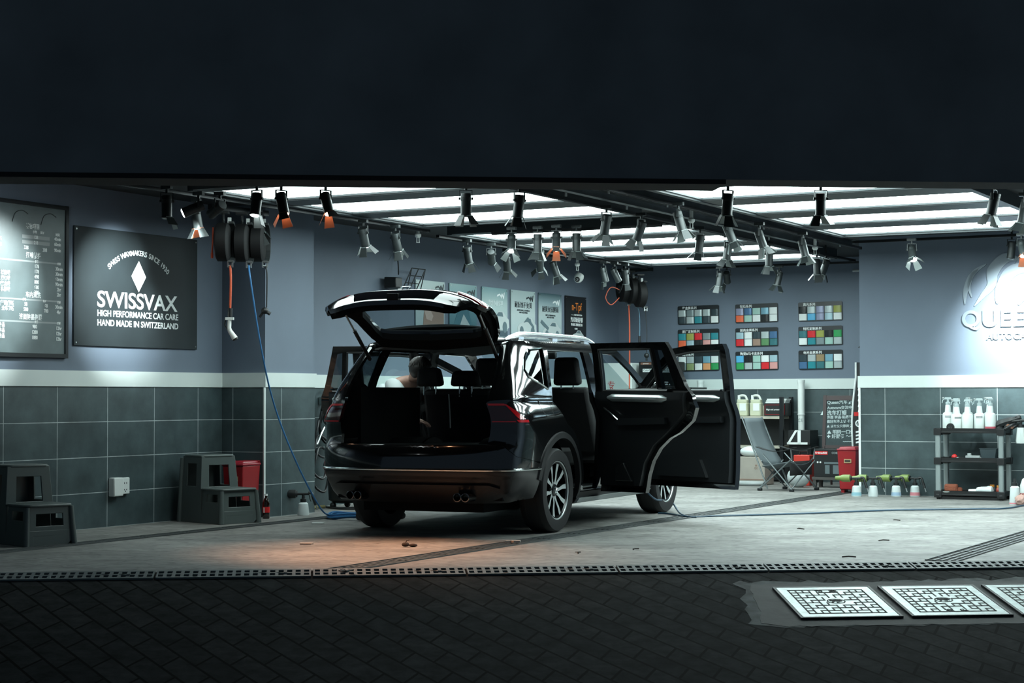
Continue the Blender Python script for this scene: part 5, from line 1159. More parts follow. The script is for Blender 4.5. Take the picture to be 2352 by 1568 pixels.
for i, (ti, r1, r2, l) in enumerate(B9): board(bx[i % 3], bz[i // 3] + .012 * (i % 3 - 1) * .3, ti, r1, r2, l)
def bk(px, py, u): return onback(px, py, u)
# shelf unit along the rear wall
US = 23.75
s0 = bk(1700, 955, US - .2); s1 = bk(1803, 955, US - .2); zt = s0[2]; zl = bk(1750, 1023, US - .2)[2]
WOODE = mat('pale_wood_edge', (.42, .40, .33), .5, var=.15, vscale=6)
vL, vR = -9.52, s1[0] - .07; vc = (vL + vR) / 2; wd = vR - vL
t = thing('shelf_unit', 'black metal shelf unit with pale wooden boards along the rear wall', 'shelf', W(vc, US, 0))
for z in (zt - .02, zl - .02): b = MB(); b.box((0, 0, z), (wd, .40, .035)); b.build('board', WOODE, t)
for sx in (-1, 1):
    for sy in (-1, 1): b = MB(); b.box((sx * (wd / 2 + .02), sy * .19, .58), (.05, .05, 1.16)); b.build('post', BLKM, t)
b = MB(); b.box((0, .19, (zt + zl) / 2 - .02), (wd, .01, zt - zl - .04)); b.box((0, .19, zl / 2), (wd, .01, zl - .04)); b.build('back_panel', BLK, t)
b = MB()
for x in (.17,):
    for a, c_ in (((-.10, -.06), (-.02, .07)), ((-.02, .07), (.02, 0)), ((-.045, -.06), (.045, .08)), ((.045, .08), (.12, -.06)), ((.12, -.06), (-.0, -.06)), ((.0, -.06), (.04, 0))): b.tube([(wd / 2 - .46 + a[0], .18, (zt + zl) / 2 - .05 + a[1]), (wd / 2 - .46 + c_[0], .18, (zt + zl) / 2 - .05 + c_[1])], .006, 4)
b.build('mountain_mark', LETW, t)
def can(px, label):
    v_ = bk(px, 940, US - .1)[0]; t = thing('jerry_can', label, 'canister', W(v_, US - .06, zt), RZ, 'fluid canisters')
    b = MB(); b.rbox((0, 0, .09), (.165, .12, .18), .03); b.rbox((0, 0, .20), (.15, .11, .05), .03); b.build('body', mat('translucent_can', (.52, .54, .40), .4), t, bev=.01)
    b = MB(); b.tube(bez([(-.055, 0, .215), (-.05, 0, .27), (.03, 0, .275), (.065, 0, .215)], 6), .016, 8); b.build('handle', mat('pale_can', (.62, .65, .60), .4), t)
    b = MB(); b.cyl((-.055, 0, .22), (-.055, 0, .285), .02, n=14); b.build('cap', WHT, t)
    b = MB(); b.box((.02, -.062, .12), (.09, .004, .10)); b.build('label', WHT, t)
can(1704, 'yellowish fluid canister at the open front door edge on the shelf'); can(1735, 'yellowish fluid canister on the shelf, right one, next to the red lined box')
a = bk(1757, 925, US - .15); c_ = bk(1800, 954, US - .15); v_ = (a[0] + c_[0]) / 2
t = thing('product_box', 'black box with red outline and white words on the upper shelf board', 'box', W(v_ - .0, US - .02, zt))
b = MB(); b.box((0, 0, .085), (.31, .22, .17)); b.build('carton', BLK, t, bev=.003)
b = MB()
for z in (.02, .15): b.box((0, -.1115, z), (.28, .002, .006))
for x in (-.14, .14): b.box((x, -.1115, .085), (.006, .002, .136))
b.build('red_outline', RED, t)
text('lettering', 'High-end protective', .038, LETW, t, TR(-.01, -.1125, .085) @ FACE, bold=.0004, fit=(.22, .028))
t = thing('book_stack', 'white stack of brochures lying on the red outlined box', 'books', W(v_ - .0, US - .02, zt + .172))
for k in range(3): b = MB(); b.box((.01 * k, 0, .012 + .021 * k), (.28, .18, .018)); b.build('brochure', WHT, t)
t = thing('file_box', 'small black upright file box at the right end of the upper shelf board', 'box', W(vR - .05, US + .06, zt))
b = MB(); b.box((0, 0, .115), (.16, .16, .23)); b.build('body', BLK, t, bev=.004)
b = MB(); b.box((0, -.0815, .19), (.10, .003, .03)); b.build('label', DGRY, t)
t = thing('white_carton', 'small cream carton between the canister and the red outlined box', 'box', W(bk(1752, 940, US)[0], US + .06, zt)); b = MB(); b.box((0, 0, .07), (.14, .14, .14)); b.build('carton', mat('cream_card', (.5, .47, .38), .6), t)
# white duct and the black machine box under it
p_ = bk(1839, 900, 23.85); t = thing('white_duct', 'white vertical duct pipe rising from the black box to the tile band', 'pipe', W(p_[0], 23.87, 0))
zb, zm, ztp = bk(1839, 987, 23.85)[2], bk(1839, 951, 23.85)[2], bk(1839, 872, 23.85)[2]
b = MB(); b.cyl((0, 0, zm), (0, 0, ztp), .047, n=22); b.build('upper_tube', WHT, t)
b = MB(); b.cyl((0, 0, zb), (0, 0, zm - .008), .044, n=22); b.build('lower_tube', WHT, t)
b = MB(); b.lathe([(.049, zm - .012), (.052, zm), (.049, zm + .012)], 22, cap=False); b.lathe([(.049, ztp - .05), (.055, ztp - .02), (.055, ztp), (0, ztp + .004)], 22); b.build('collar', WHT, t)
text('lettering', 'CE', .06, mat('print_grey', (.25, .3, .3), .5), t, TR(0, -.046, zb + .13) @ FACE)
a = bk(1806, 988, 23.55); c_ = bk(1858, 1021, 23.55); vm = (a[0] + c_[0]) / 2; zs0 = c_[2]
t = thing('machine_box', 'black box with large white four shaped mark under the white duct', 'box', W(vm, 23.78, 0))
b = MB(); b.box((0, 0, (zs0 + zb) / 2), (.31, .34, zb - zs0)); b.build('housing', BLK, t, bev=.004)
b = MB(); b.box((0, .02, zs0 / 2), (.30, .28, zs0)); b.build('stand', BLKM, t)
b = MB(); h_ = zb - zs0; y0 = -.172
for P in ([(-.17, .01), (-.055, h_ - .0), (-.02, h_), (-.135, .01)], [(-.02, .0), (.025, 0), (.025, h_), (-.02, h_)], [(-.17, 0), (.12, 0), (.12, .03), (-.17, .03)]): b.prism(P, 0, .004, TR(0, y0, zs0) @ FACE)
b.build('white_mark', LETW, t)
# chalkboard
a = bk(1888, 1110, 23.0); k0, k1 = bk(1884, 1000, 22.9), bk(1955, 1000, 22.9)
vB = (k0[0] + k1[0]) / 2; t = thing('chalkboard', 'brown framed easel chalkboard with white handwriting by the wall corner', 'chalkboard', W(vB, 23.05, 0))
zlo, zhi = bk(1915, 1030, 23.0)[2], bk(1920, 907, 23.1)[2]; hb = zhi - zlo; TBD = TR(0, .05, zlo, rx=RD(-6))
BRW = mat('dark_brown_frame', (.045, .028, .028), .5)
b = MB(); b.box((0, 0, hb / 2), (.42, .012, hb - .06)); b.build('slate', mat('chalk_slate', (.035, .052, .055), .8, var=.25, vscale=5), t, T=TBD)
b = MB()
for x in (-.225, .225): b.box((x, 0, hb / 2), (.045, .03, hb))
for z in (.02, hb - .035): b.box((0, 0, z), (.42, .03, .06 if z > .1 else .04))
b.build('frame', BRW, t, T=TBD)
for sx in (-1, 1):
    b = MB(); b.cyl((sx * .225, .05, zlo + .02), (sx * .24, -.02, 0), .02, n=8); b.build('leg', BRW, t)
    b = MB(); b.cyl((sx * .21, .16, zlo + hb * .8), (sx * .22, .34, 0), .016, n=8); b.build('rear_leg', BRW, t)
CHK = mat('chalk', (.48, .56, .56), .9)
for y, s_, sz, x in ((.90, 'Queen汽车养护', .068, -.195), (.80, 'Autocare交流中心', .062, -.195), (.70, '▲ 洗车打蜡', .052, -.195), (.62, '漆面 镀晶·贴膜系统', .046, -.195), (.54, '做好车漆上养 不贴!!', .046, -.2), (.45, '▲ 店家交只限两方本', .046, -.2), (.34, '▲ 明码一口价', .046, -.2), (.26, '✚ 好服务 ～～', .046, -.2), (.16, '~~~~~', .05, .02)):
    text('chalk_writing', s_, sz, CHK, t, TBD @ TR(0 if len(s_) > 6 else x + .09, -.008, hb * y - .02) @ FACE @ Mx.Rotation(.02, 4, 'Z'), fit=(min(.385, sz * .62 * len(s_.encode('gbk', 'replace'))), None), bold=.0008)
# black product box in front of the chalkboard on a low wooden bench
zA = bk(1905, 1095, 22.6)[2]; zB_ = bk(1905, 1031, 22.6)[2]; vX = bk(1906, 1060, 22.6)[0]
t = thing('low_bench', 'low dark wooden bench under the black machine carton', 'bench', W(vX, 22.72, 0)); b = MB(); b.box((0, 0, zA - .02), (.46, .30, .035)); b.build('top', mat('grey_wood', (.08, .075, .07), .6), t)
for sx in (-1, 1):
    for sy in (-1, 1): b = MB(); b.box((sx * .20, sy * .12, (zA - .037) / 2), (.04, .04, zA - .037)); b.build('leg', mat('grey_wood'), t)
t = thing('machine_carton', 'black carton with red label and pictured machine below the chalkboard', 'box', W(vX, 22.72, zA)); hz = zB_ - zA
b = MB(); b.box((0, 0, hz / 2), (.42, .26, hz)); b.build('carton', BLK, t, bev=.003)
b = MB(); b.box((-.11, -.132, hz - .05), (.17, .004, .045)); o = b.build('red_label', mat('label_red'), t)
text('lettering', 'RedmaxB20', .032, LETW, o, TR(-.11, -.1345, hz - .05) @ FACE, bold=.001)
text('lettering', 'COEXCTEP', .036, CHK, t, TR(.12, -.1325, hz - .05) @ FACE); text('lettering', '● ●', .03, LETW, t, TR(-.14, -.1325, hz * .52) @ FACE)
b = MB(); b.box((.03, -.132, hz * .50), (.20, .003, .025)); b.box((-.03, -.132, hz * .27), (.06, .003, .11)); b.box((.09, -.132, hz * .27), (.09, .003, .11)); b.build('printed_machine', mat('print_steel', (.13, .17, .18), .4), t)
bin_('red waste bin at the wall corner beside the green nozzle guns', W(-6.80, 21.52), RZ)
# narrow banner and stick at the corner
p_ = bk(1966, 950, 22.2); t = thing('feather_banner', 'tall narrow black and white banner with white edge at the wall corner', 'banner', W(p_[0] + .03, 22.2, 0))
zz = lambda y: bk(1966, y, 22.2)[2]
z0, z1 = zz(1100), zz(832)
b = MB(); n = 24
prof = [( -.015 - .055 * sin(pi * min(1, i / n * 1.15)) * (1 if i < n * .85 else .8), z0 + (z1 - z0) * i / n) for i in range(n + 1)]
b.prism([(x, z) for x, z in prof] + [(.09, z1), (.09, z0)], 0, .012, FACE); b.build('fabric', mat('banner_black', (.012, .013, .014), .6), t)
b = MB(); b.tube([(x - .008, -.008, z) for x, z in prof], .014, 8); b.build('white_pole', WHT, t)
b = MB(); b.cyl((0, .0, 0), (0, 0, z0 + .05), .02); b.cyl((0, 0, 0), (0, 0, .03), .14, n=20); b.build('base', BLK, t)
b = MB()
for y0, y1, x0, x1 in ((868, 880, .0, .06), (946, 955, -.05, .06)): b.prism([(x0, zz(y1)), (x1, zz(y1)), (x1, zz(y0)), (x0, zz(y0))], .013, .015, FACE)
b.build('red_print', mat('label_red'), t)
b = MB()
for y in (890, 903, 915, 928, 940): b.prism([(.0, zz(y + 6)), (.05, zz(y + 9)), (.06, zz(y)), (.01, zz(y - 3))], .013, .015, FACE)
for y in (990, 998, 1006, 1014): b.prism([(-.03, zz(y + 4)), (.05, zz(y + 1)), (.05, zz(y - 3)), (-.03, zz(y))], .013, .015, FACE)
b.build('white_print', LETW, t)
b = MB(); b.lathe([(.03, .0), (.045, .0), (.045, .003), (.03, .003)], 20, TR(.01, -.015, zz(972)) @ FACE, cap=False); b.tube([(-.01, -.017, zz(976)), (.01, -.017, zz(966)), (.03, -.017, zz(976))], .005, 5); b.build('round_print', LETW, t)
p_ = bk(1966, 800, 22.6); t = thing('mop_stick', 'white board with black clip stick leaning above the banner at the wall corner', 'stick', W(p_[0] + .03, 22.9, 0))
zz = lambda y: bk(1966, y, 22.9)[2]
b = MB(); b.box((0.02, 0, zz(862) / 2 + zz(816) / 2), (.10, .012, zz(816) - zz(862))); b.box((.02, 0, zz(862) / 2), (.05, .02, zz(862))); b.build('board', WHT, t)
b = MB(); b.tube([(-.01, -.012, zz(826)), (.0, -.012, zz(800)), (.01, -.012, zz(782))], .010, 7); b.add([(-.09, -.02, zz(798)), (-.02, -.02, zz(786)), (.03, -.02, zz(778)), (.04, -.02, zz(790)), (-.02, -.02, zz(802))] + [(-.09, -.005, zz(798)), (-.02, -.005, zz(786)), (.03, -.005, zz(778)), (.04, -.005, zz(790)), (-.02, -.005, zz(802))], [(4, 3, 2, 1, 0), (5, 6, 7, 8, 9)] + [(i, (i + 1) % 5, 5 + (i + 1) % 5, 5 + i) for i in range(5)]); b.build('clip_head', BLK, t)
# camp chair
ck = vup(1800, 1128); t = thing('camp_chair', 'grey folding camp chair with high back in front of the rear shelf', 'chair', W(ck[0] - .06, ck[1] + .25, 0), RZ + RD(-14)); t.scale = (.9, .9, .88)
FAB = mat('grey_chair_fabric', (.115, .14, .15), .8); FABD = mat('black_chair_fabric', (.012, .014, .015), .85); TUB = mat('grey_tube', (.20, .23, .235), .35, .7)
def strip(name, rows, m):
    v = []; f = []; k = len(rows[0])
    for r in rows: v += r
    for i in range(len(rows) - 1):
        for j in range(k - 1): f.append((i * k + j, i * k + j + 1, (i + 1) * k + j + 1, (i + 1) * k + j))
    b = MB(); b.add(v, f, smooth=True); return b.build(name, m, t, solid=.008, ang=60)
# seat faces local +x
rows = [[V((-.20 - .34 * k - .05 * sin(pi * k) , y * (1 - .12 * k), .36 + .66 * k - .02 * (1 - (y / .25) ** 2) * (1 - k))) for y in (-.25, -.12, 0, .12, .25)] for k in [i / 10 for i in range(11)]]; strip('backrest', rows, FAB)
rows = [[V((-.21 + .46 * k, y, .35 + .07 * k - .05 * (1 - (y / .27) ** 2))) for y in (-.27, -.13, 0, .13, .27)] for k in [i / 6 for i in range(7)]]; strip('seat', rows, FAB)
rows = [[V((.25, y, .42 - .20 * k)) for y in (-.27, 0, .27)] for k in (0, .5, 1)]; strip('front_flap', rows, FABD)
for sg in (-1, 1):
    y = sg * .27
    b = MB(); b.tube([(-.12, y, .03), (-.56, y * .9, 1.03)], .011, 8); b.build('back_pole', TUB, t)
    b = MB(); b.tube([(.30, y * 1.15, .03), (-.20, y, .52)], .010, 8); b.tube([(-.22, y * 1.15, .03), (.28, y, .46)], .010, 8); b.build('side_cross_leg', TUB, t)
    b = MB(); b.tube([(.28, y, .44), (.28, y * 1.1, .60)], .010, 8); b.build('arm_post', TUB, t)
    rows = [[V((-.28 + .62 * k, y + sg * d, .62 - .06 * sin(pi * k) + (0 if k < 1 else 0))) for d in (-.03, .05)] for k in [i / 6 for i in range(7)]]; strip('armrest', rows, FABD)
    for x in (.30, -.22): b = MB(); b.box((x, y * 1.15, .018), (.06, .05, .036)); b.build('foot', BLK, t, bev=.008)
for x in (.30, -.22): b = MB(); b.tube([(x, -.31, .04), (x, .27, .42)], .009, 7); b.tube([(x, .31, .04), (x, -.27, .42)], .009, 7); b.build('front_cross_leg' if x > 0 else 'rear_cross_leg', TUB, t)
# things under and around the chair
p_ = vup(1832, 1112); t = thing('plastic_bag', 'white filled plastic bag on the floor under the camp chair', 'bag', W(onback(1834, 1090, 22.55)[0], 22.55, 0)); b = MB(); b.ball((0, 0, .13), .15, 9, sq=(1, .8, .9)); o = b.build('bag', mat('white_bag', (.6, .66, .66), .45, bump=.6, vscale=9), t); t_ = t
b = MB(); b.lathe([(.02, .24), (.03, .28), (.06, .31)], 10, cap=False); b.build('knot', mat('white_bag'), t)
p_ = bk(1838, 1068, 22.9); t = thing('red_tool_box', 'red tool box standing behind the white bag and camp chair', 'box', W(p_[0], 23.05, 0)); b = MB(); b.box((0, 0, .20), (.22, .2, .40)); b.build('body', mat('bright_red_box', (.55, .04, .025), .4), t, bev=.01); b = MB(); b.tube([(-.06, 0, .40), (-.05, 0, .45), (.05, 0, .45), (.06, 0, .40)], .012, 6); b.build('handle', BLK, t)
p_ = bk(1728, 1080, 22.9); t = thing('beige_carton', 'beige cardboard box on the floor between car door and camp chair', 'box', W(p_[0], 23.0, 0)); b = MB(); b.box((0, 0, .22), (.40, .34, .30)); b.box((0, 0, .04), (.40, .34, .07)); b.build('carton', mat('beige_card', (.34, .31, .27), .7, var=.06), t, bev=.004)
b = MB(); b.box((0, 0, .075), (.405, .345, .012)); b.build('dark_stripe', BROWN, t); text('lettering', '◆\nQC', .035, BROWN, t, TR(.08, -.172, .24) @ FACE)
t = thing('white_sack', 'crumpled white sack lying on the beige cardboard box', 'bag', W(p_[0] - .03, 23.0, .37)); b = MB(); b.ball((0, 0, .06), .18, 9, sq=(1, .7, .42)); b.build('sack', mat('white_bag'), t, loc=(0, 0, .005))
p_ = vup(1714, 1116); t = thing('grey_hose', 'short grey hose loop on the floor beside the beige box', 'hose', W(p_[0], p_[1] + .12, 0)); b = MB(); b.tube(bez([(-.2, 0, .03), (0, -.06, .03), (.15, -.04, .03), (.18, .04, .03), (.05, .07, .03), (-.2, .06, .03)], 7), .028, 8); b.build('hose', LGRY, t)
# white cabinet, sticker chest and bench behind the open doors
p_ = bk(1432, 860, 23.3); zt_ = bk(1432, 833, 23.3)[2]
t = thing('white_cabinet', 'tall white cabinet with red characters behind the car windscreen', 'cabinet', W(VL + .29, 23.6, 0)); b = MB(); b.box((0, 0, zt_ / 2), (.46, .55, zt_)); b.build('body', WHT, t, bev=.01)
b = MB(); b.box((0, -.28, zt_ / 2), (.42, .012, zt_ - .1)); o = b.build('door', WHT, t); b = MB(); b.cyl((.17, -.30, zt_ * .5), (.17, -.30, zt_ * .68), .01); b.build('handle', STEEL, o)
text('lettering', '专\n业\n养\n护', .12, mat('label_red'), t, TR(-.08, -.288, zt_ * .72) @ FACE, line=.8)
c0, c1 = bk(1450, 831, 23.35), bk(1528, 872, 23.35); vC = (c0[0] + c1[0]) / 2 + .06
t = thing('work_bench', 'steel work bench with grey drawers along the rear wall', 'bench', W(-10.03, 23.6, 0)); zk = c1[2] - .10
b = MB(); b.box((0, 0, zk - .03), (.84, .55, .05)); b.build('top', BLKM, t)
for i, x in enumerate((-.28, 0, .28)):
    b = MB(); b.box((x, -.02, (zk - .06) / 2 + .02), (.26, .48, zk - .10)); o = b.build('drawer_unit', mat('grey_drawer', (.30, .38, .38), .4), t, bev=.006)
    b = MB(); b.box((x, -.27, zk - .16), (.12, .02, .025)); b.build('drawer_handle', WHT, o)
t = thing('tool_chest', 'black tool chest covered with small stickers on the work bench', 'chest', W(max(vC, -10.18), 23.6, zk)); hk = c0[2] - zk
b = MB(); b.box((0, 0, hk * .30), (.50, .42, hk * .6)); b.build('lower_case', BLK, t, bev=.008)
b = MB(); b.box((0, .02, hk * .80), (.54, .38, hk * .4)); b.build('lid', BLK, t, bev=.008)
for x, z, w_, h_, m_, s_ in ((-.14, .93, .16, .03, mat('sticker_brown', (.25, .12, .08), .5), 'Jetmotor'), (.12, .90, .10, .04, mat('label_red'), '福'), (-.10, .66, .18, .045, LETW, 'Color车膜'), (.18, .68, .15, .075, LETW, 'N-Tpf')):
    b = MB(); b.box((x, -.214, hk * z), (w_, .004, h_)); o = b.build('sticker', m_, t)
    text('lettering', s_, h_ * .8, BLK if m_ is LETW else LETW, o, TR(x, -.2165, hk * z) @ FACE)
p_ = bk(1608, 890, 23.85); t = thing('white_duct', 'white vertical duct seen through the open front door window', 'pipe', W(p_[0], 23.87, 0)); b = MB(); b.cyl((0, 0, zt + .0), (0, 0, ztp), .045, n=20); b.build('tube', WHT, t); b = MB(); b.lathe([(.047, ztp - .05), (.053, ztp - .02), (.053, ztp), (0, ztp + .004)], 20); b.build('collar', WHT, t)
p_ = bk(1636, 905, 23.7); t = thing('white_switch_box', 'small white box on the shelf seen through the front door window', 'box', W(p_[0], 23.72, zt)); b = MB(); b.box((0, 0, .16), (.11, .09, .32)); b.build('body', WHT, t, bev=.006); b = MB(); b.lathe([(.018, 0), (.022, .004), (.018, .006)], 14, TR(0, -.046, .24) @ FACE, cap=False); b.build('dial', LGRY, t)
# ================================================================== RIGHT: emblem wall, trolley, guns, jug
EMB = mat('white_raised_letter', (.20, .245, .285), .5)
t = thing('wall_emblem', 'white raised horse head emblem with lettering on the bright right wall', 'sign', W(-5.0, UR, 2.05)); TE = TR(0, -.001, 0) @ FACE
text('lettering', 'QUEEN', .265, EMB, t, TR(.12, -.012, 0.0) @ FACE, ext=.012, sp=1.12, bold=.006)
text('lettering', 'AUTOCARE', .105, EMB, t, TR(.22, -.008, -.20) @ FACE, ext=.008, sp=1.05, bold=.002)
def ribbon(pts, ws, name, z=.018):
    P = bez([(x, y, 0) for x, y in pts], 8); n = len(P); L_, R_ = [], []
    for i, p in enumerate(P):
        d = (P[min(i + 1, n - 1)] - P[max(i - 1, 0)]).normalized(); q = V((-d.y, d.x, 0)); s = i / (n - 1) * (len(ws) - 1); k = min(int(s), len(ws) - 2); w_ = ws[k] + (ws[k + 1] - ws[k]) * (s - k)
        L_.append(p + q * w_); R_.append(p - q * w_)
    b = MB(); b.prism([(p.x, p.y) for p in L_ + R_[::-1]], 0, z); b.build(name, EMB, t, T=TE)
ribbon([(-.31, .18), (-.30, .34), (-.24, .50), (-.14, .60)], [.004, .03, .03, .004], 'mane_stroke'); ribbon([(-.23, .26), (-.26, .40), (-.20, .55), (-.06, .64)], [.004, .02, .025, .004], 'mane_stroke')
ribbon([(-.20, .16), (-.10, .28), (.0, .40), (.02, .56), (.16, .70), (.34, .68)], [.004, .03, .05, .07, .06, .004], 'head_stroke'); ribbon([(.06, .18), (.10, .34), (.20, .52), (.36, .58), (.50, .46)], [.01, .06, .07, .06, .01], 'neck_stroke'); ribbon([(.30, .16), (.40, .30), (.44, .44)], [.01, .04, .01], 'neck_stroke')
# trolley
fl_, fr_ = vup(2150, 1146), vup(2302, 1150); TV = (fl_[0] + fr_[0]) / 2; TW = .78; TD = .42; TU = 20.62 + TD / 2
ztop = onback(2150, 985, TU - TD / 2)[2]; zmid = onback(2150, 1052, TU - TD / 2)[2]; zlow_ = onback(2150, 1128, TU - TD / 2)[2]
t = thing('service_trolley', 'black three tier service trolley with grey posts by the right wall', 'trolley', W(TV, TU, 0))
TBK = mat('trolley_black', (.011, .012, .013), .4); POST = mat('trolley_grey_post', (.33, .38, .38), .3, .4)
for nm, z in (('top_tray', ztop), ('middle_tray', zmid), ('bottom_tray', zlow_)):
    b = MB(); b.box((0, 0, z - .035), (TW, TD, .02))
    for sx in (-1, 1): b.box((sx * (TW / 2 - .012), 0, z - .015), (.024, TD, .05)); b.box((0, sx * (TD / 2 - .012), z - .015), (TW, .024, .05))
    for sx in (-1, 1):
        for sy in (-1, 1): b.box((sx * (TW / 2 - .035), sy * (TD / 2 - .035), z - .03), (.085, .085, .075))
    b.build(nm, TBK, t, bev=.004)
b = MB(); b.box((0, 0, zlow_ - .085), (TW - .08, TD - .04, .06)); b.build('skirt', TBK, t)
for sx in (-1, 1):
    for sy in (-1, 1):
        b = MB(); x, y = sx * (TW / 2 - .035), sy * (TD / 2 - .035)
        for k in range(2): pass
        b.rbox((x, y, (zlow_ + ztop) / 2 - .02), (.058, .058, ztop - zlow_ - .02), .018); b.build('post', POST, t)
        b = MB(); b.cyl((x - .016, y, .045), (x + .016, y, .045), .045, n=18); o = b.build('castor', BLK, t); b = MB(); b.box((x, y, .078), (.05, .045, .04)); b.build('castor_fork', STEEL, o)
b = MB(); b.tube(bez([(TW / 2, -.15, ztop - .0), (TW / 2 + .10, -.13, ztop + .06), (TW / 2 + .10, .13, ztop + .06), (TW / 2, .15, ztop)], 6), .018, 8); b.build('push_handle', TBK, t)
SB = mat('white_spray_bottle', (.66, .71, .69), .35); CLR = mat('pale_clear_cap', (.40, .47, .48), .2)
def spray(x, y, rz, label, tint=None, h=.24, r=.052, mark=1):
    t = thing('spray_bottle', label, 'spray bottle', W(TV + x, TU + y, ztop - .024), rz, 'spray bottles on the trolley')
    b = MB(); b.lathe([(r * .93, 0), (r, .012), (r, h * .62), (r * .9, h * .68), (r * .58, h * .72), (r * .46, h * .98), (r * .40, h)], 20); b.build('body', SB, t)
    if tint: b = MB(); b.lathe([(r * 1.01, .014), (r * 1.01, .055)], 20, cap=False); b.build('liquid', tint, t)
    b = MB(); b.lathe([(r * .46, h), (r * .46, h + .028), (r * .22, h + .034), (r * .22, h + .06)], 14); b.build('collar', CLR, t)
    b = MB(); b.box((.0, 0, h + .072), (.085, .022, .026), top=(.8, .7)); b.build('spray_head', CLR, t, bev=.003)
    b = MB(); b.tube([(-.035, 0, h + .072), (-.058, 0, h + .05), (-.064, 0, h + .02)], .0055, 6); b.build('trigger', CLR, t)
    b = MB(); b.cyl((-.042, 0, h + .076), (-.062, 0, h + .076), .010, n=10); b.build('nozzle', LGRY, t)
    if mark:
        b = MB()
        if mark == 1:
            for k in (.52, .56): b.lathe([(r * 1.012, h * k), (r * 1.012, h * k + .006)], 40, cap=False)
            b.vs, b.fs = b.vs, [f for f in b.fs if max(b.vs[i].y for i in f[0]) < -r * .75]
        else:
            b.lathe([(.013, 0), (.015, .001), (.013, .002)], 18, TR(0, -r - .001, h * .36) @ FACE, cap=False); b.box((0, -r - .001, h * .36), (.006, .002, .006))
        b.build('printed_mark', mat('print_dark', (.03, .035, .04), .5), t)
PNK = mat('pink_liquid', (.50, .10, .13), .35)
for x, y, a, l, ti, mk, h in ((-.28, -.02, .3, 'white spray bottle leftmost on the trolley top', None, 1, .25), (-.225, .115, 2.6, 'white spray bottle in the back row second from left on the trolley', None, 0, .24), (-.16, -.10, .5, 'white spray bottle in the front row left of the round mark one', None, 1, .23), (-.085, .10, 2.2, 'white spray bottle at the back between two front bottles on the trolley', None, 0, .25), (-.035, -.11, 2.9, 'white spray bottle with small round mark at the front of the trolley', None, 2, .23), (.095, -.09, .2, 'white spray bottle right of the round mark bottle on the trolley', None, 1, .24), (.225, -.115, 1.0, 'white spray bottle with pink liquid at its foot on the trolley', PNK, 0, .24), (.16, .10, .8, 'white spray bottle rightmost in the back row on the trolley', None, 1, .25)):
    spray(x, y, RZ + a, l, ti, h * 1.2, .064 if h < .24 else .061, mk)
zt_ = ztop - .024
t = thing('polishing_pad', 'small round black pad standing at the front left of the trolley top', 'pad', W(TV - .215, TU - .165, zt_)); b = MB(); b.cyl((0, -.012, .045), (0, .012, .045), .045, n=22); b.build('foam', BLK, t); b = MB(); b.lathe([(.012, 0), (.02, .003)], 16, TR(0, -.0125, .045) @ FACE, cap=False); b.build('hub', DGRY, t)
t = thing('polishing_machine', 'dark polishing machine lying on the right end of the trolley top', 'polisher', W(TV + .385, TU - .08, zt_ + .012)); b = MB(); b.tube(bez([(-.10, 0, .05), (-.02, 0, .085), (.08, 0, .115), (.17, 0, .145)], 6), [.05] * 6 + [.045] * 6 + [.036] * 6 + [.03]); b.build('motor_body', BLK, t); b = MB(); b.lathe([(.0, -.045), (.06, -.045), (.06, -.02), (.04, 0), (.03, .03)], 20, TR(-.07, 0, .045)); b.build('head', BLK, t); b = MB(); b.cyl((.03, -.03, .05), (.09, -.07, .04), .022); b.build('side_handle', mat('copper_grip', (.25, .12, .08), .4), t)
t = thing('hanging_foam_gun', 'black spray gun with white bottle hung over the trolley right end', 'foam gun', W(TV + .56, TU - .10, ztop)); b = MB(); b.tube([(-.14, 0, .085), (.0, 0, .10), (.30, 0, .105)], .016, 8); b.cyl((.0, 0, .095), (.0, 0, .05), .014); b.box((-.05, 0, .12), (.03, .02, .04)); b.build('gun_body', BLK, t)
b = MB(); b.cyl((0, 0, .055), (0, 0, .02), .036, n=18); b.build('bottle_cap', BLK, t); b = MB(); b.lathe([(.046, .02), (.062, -.13), (.055, -.155), (0, -.157)], 8, cap=True, smooth=False); b.build('bottle', SB, t); b = MB(); b.tube([(-.12, 0, .085), (-.17, 0, .03), (-.18, .0, .0)], .018, 8); b.build('grip', BLK, t)
zt2 = zmid - .024
t = thing('red_knob_tool', 'small red knobbed tool on the left of the middle trolley tray', 'tool', W(TV - .20, TU - .06, zt2 + .002)); b = MB(); b.ball((0, 0, .034), .033, 8); b.build('knob', mat('label_red'), t); b = MB(); b.cyl((.02, 0, .03), (.15, 0, .02), .008); b.build('shaft', STEEL, t)
t = thing('white_hand_tool', 'pale hand tool lying in the centre of the middle trolley tray', 'tool', W(TV + .02, TU - .10, zt2 + .002)); b = MB(); b.box((0, 0, .03), (.16, .05, .05)); b.box((-.04, 0, .065), (.04, .04, .03)); b.build('body', LGRY, t, bev=.006); b = MB(); b.cyl((.08, 0, .02), (.14, 0, .012), .012); b.build('tip', WHT, t)
t = thing('silver_tool', 'crumpled silver tool left of the pale one on the middle trolley tray', 'tool', W(TV - .12, TU - .13, zt2 + .002)); b = MB(); b.tube([(-.09, 0, .012), (-.02, .02, .03), (.03, -.01, .02), (.09, 0, .012)], .012, 7); b.build('body', STEEL, t); b = MB(); b.tube([(-.06, 0, .02), (0, -.03, .014), (.06, .02, .014)], .008, 6); b.build('arm', STEEL, t)
t = thing('grey_tub', 'grey plastic tub standing in the back of the middle trolley tray', 'tub', W(TV + .17, TU + .05, zt2)); b = MB(); b.box((0, 0, .065), (.15, .12, .13), top=(1.25, 1.2)); b.build('body', mat('tub_grey', (.06, .085, .095), .4), t, bev=.004); b = MB(); b.box((0, 0, .133), (.20, .155, .008)); b.build('rim', mat('tub_grey'), t)
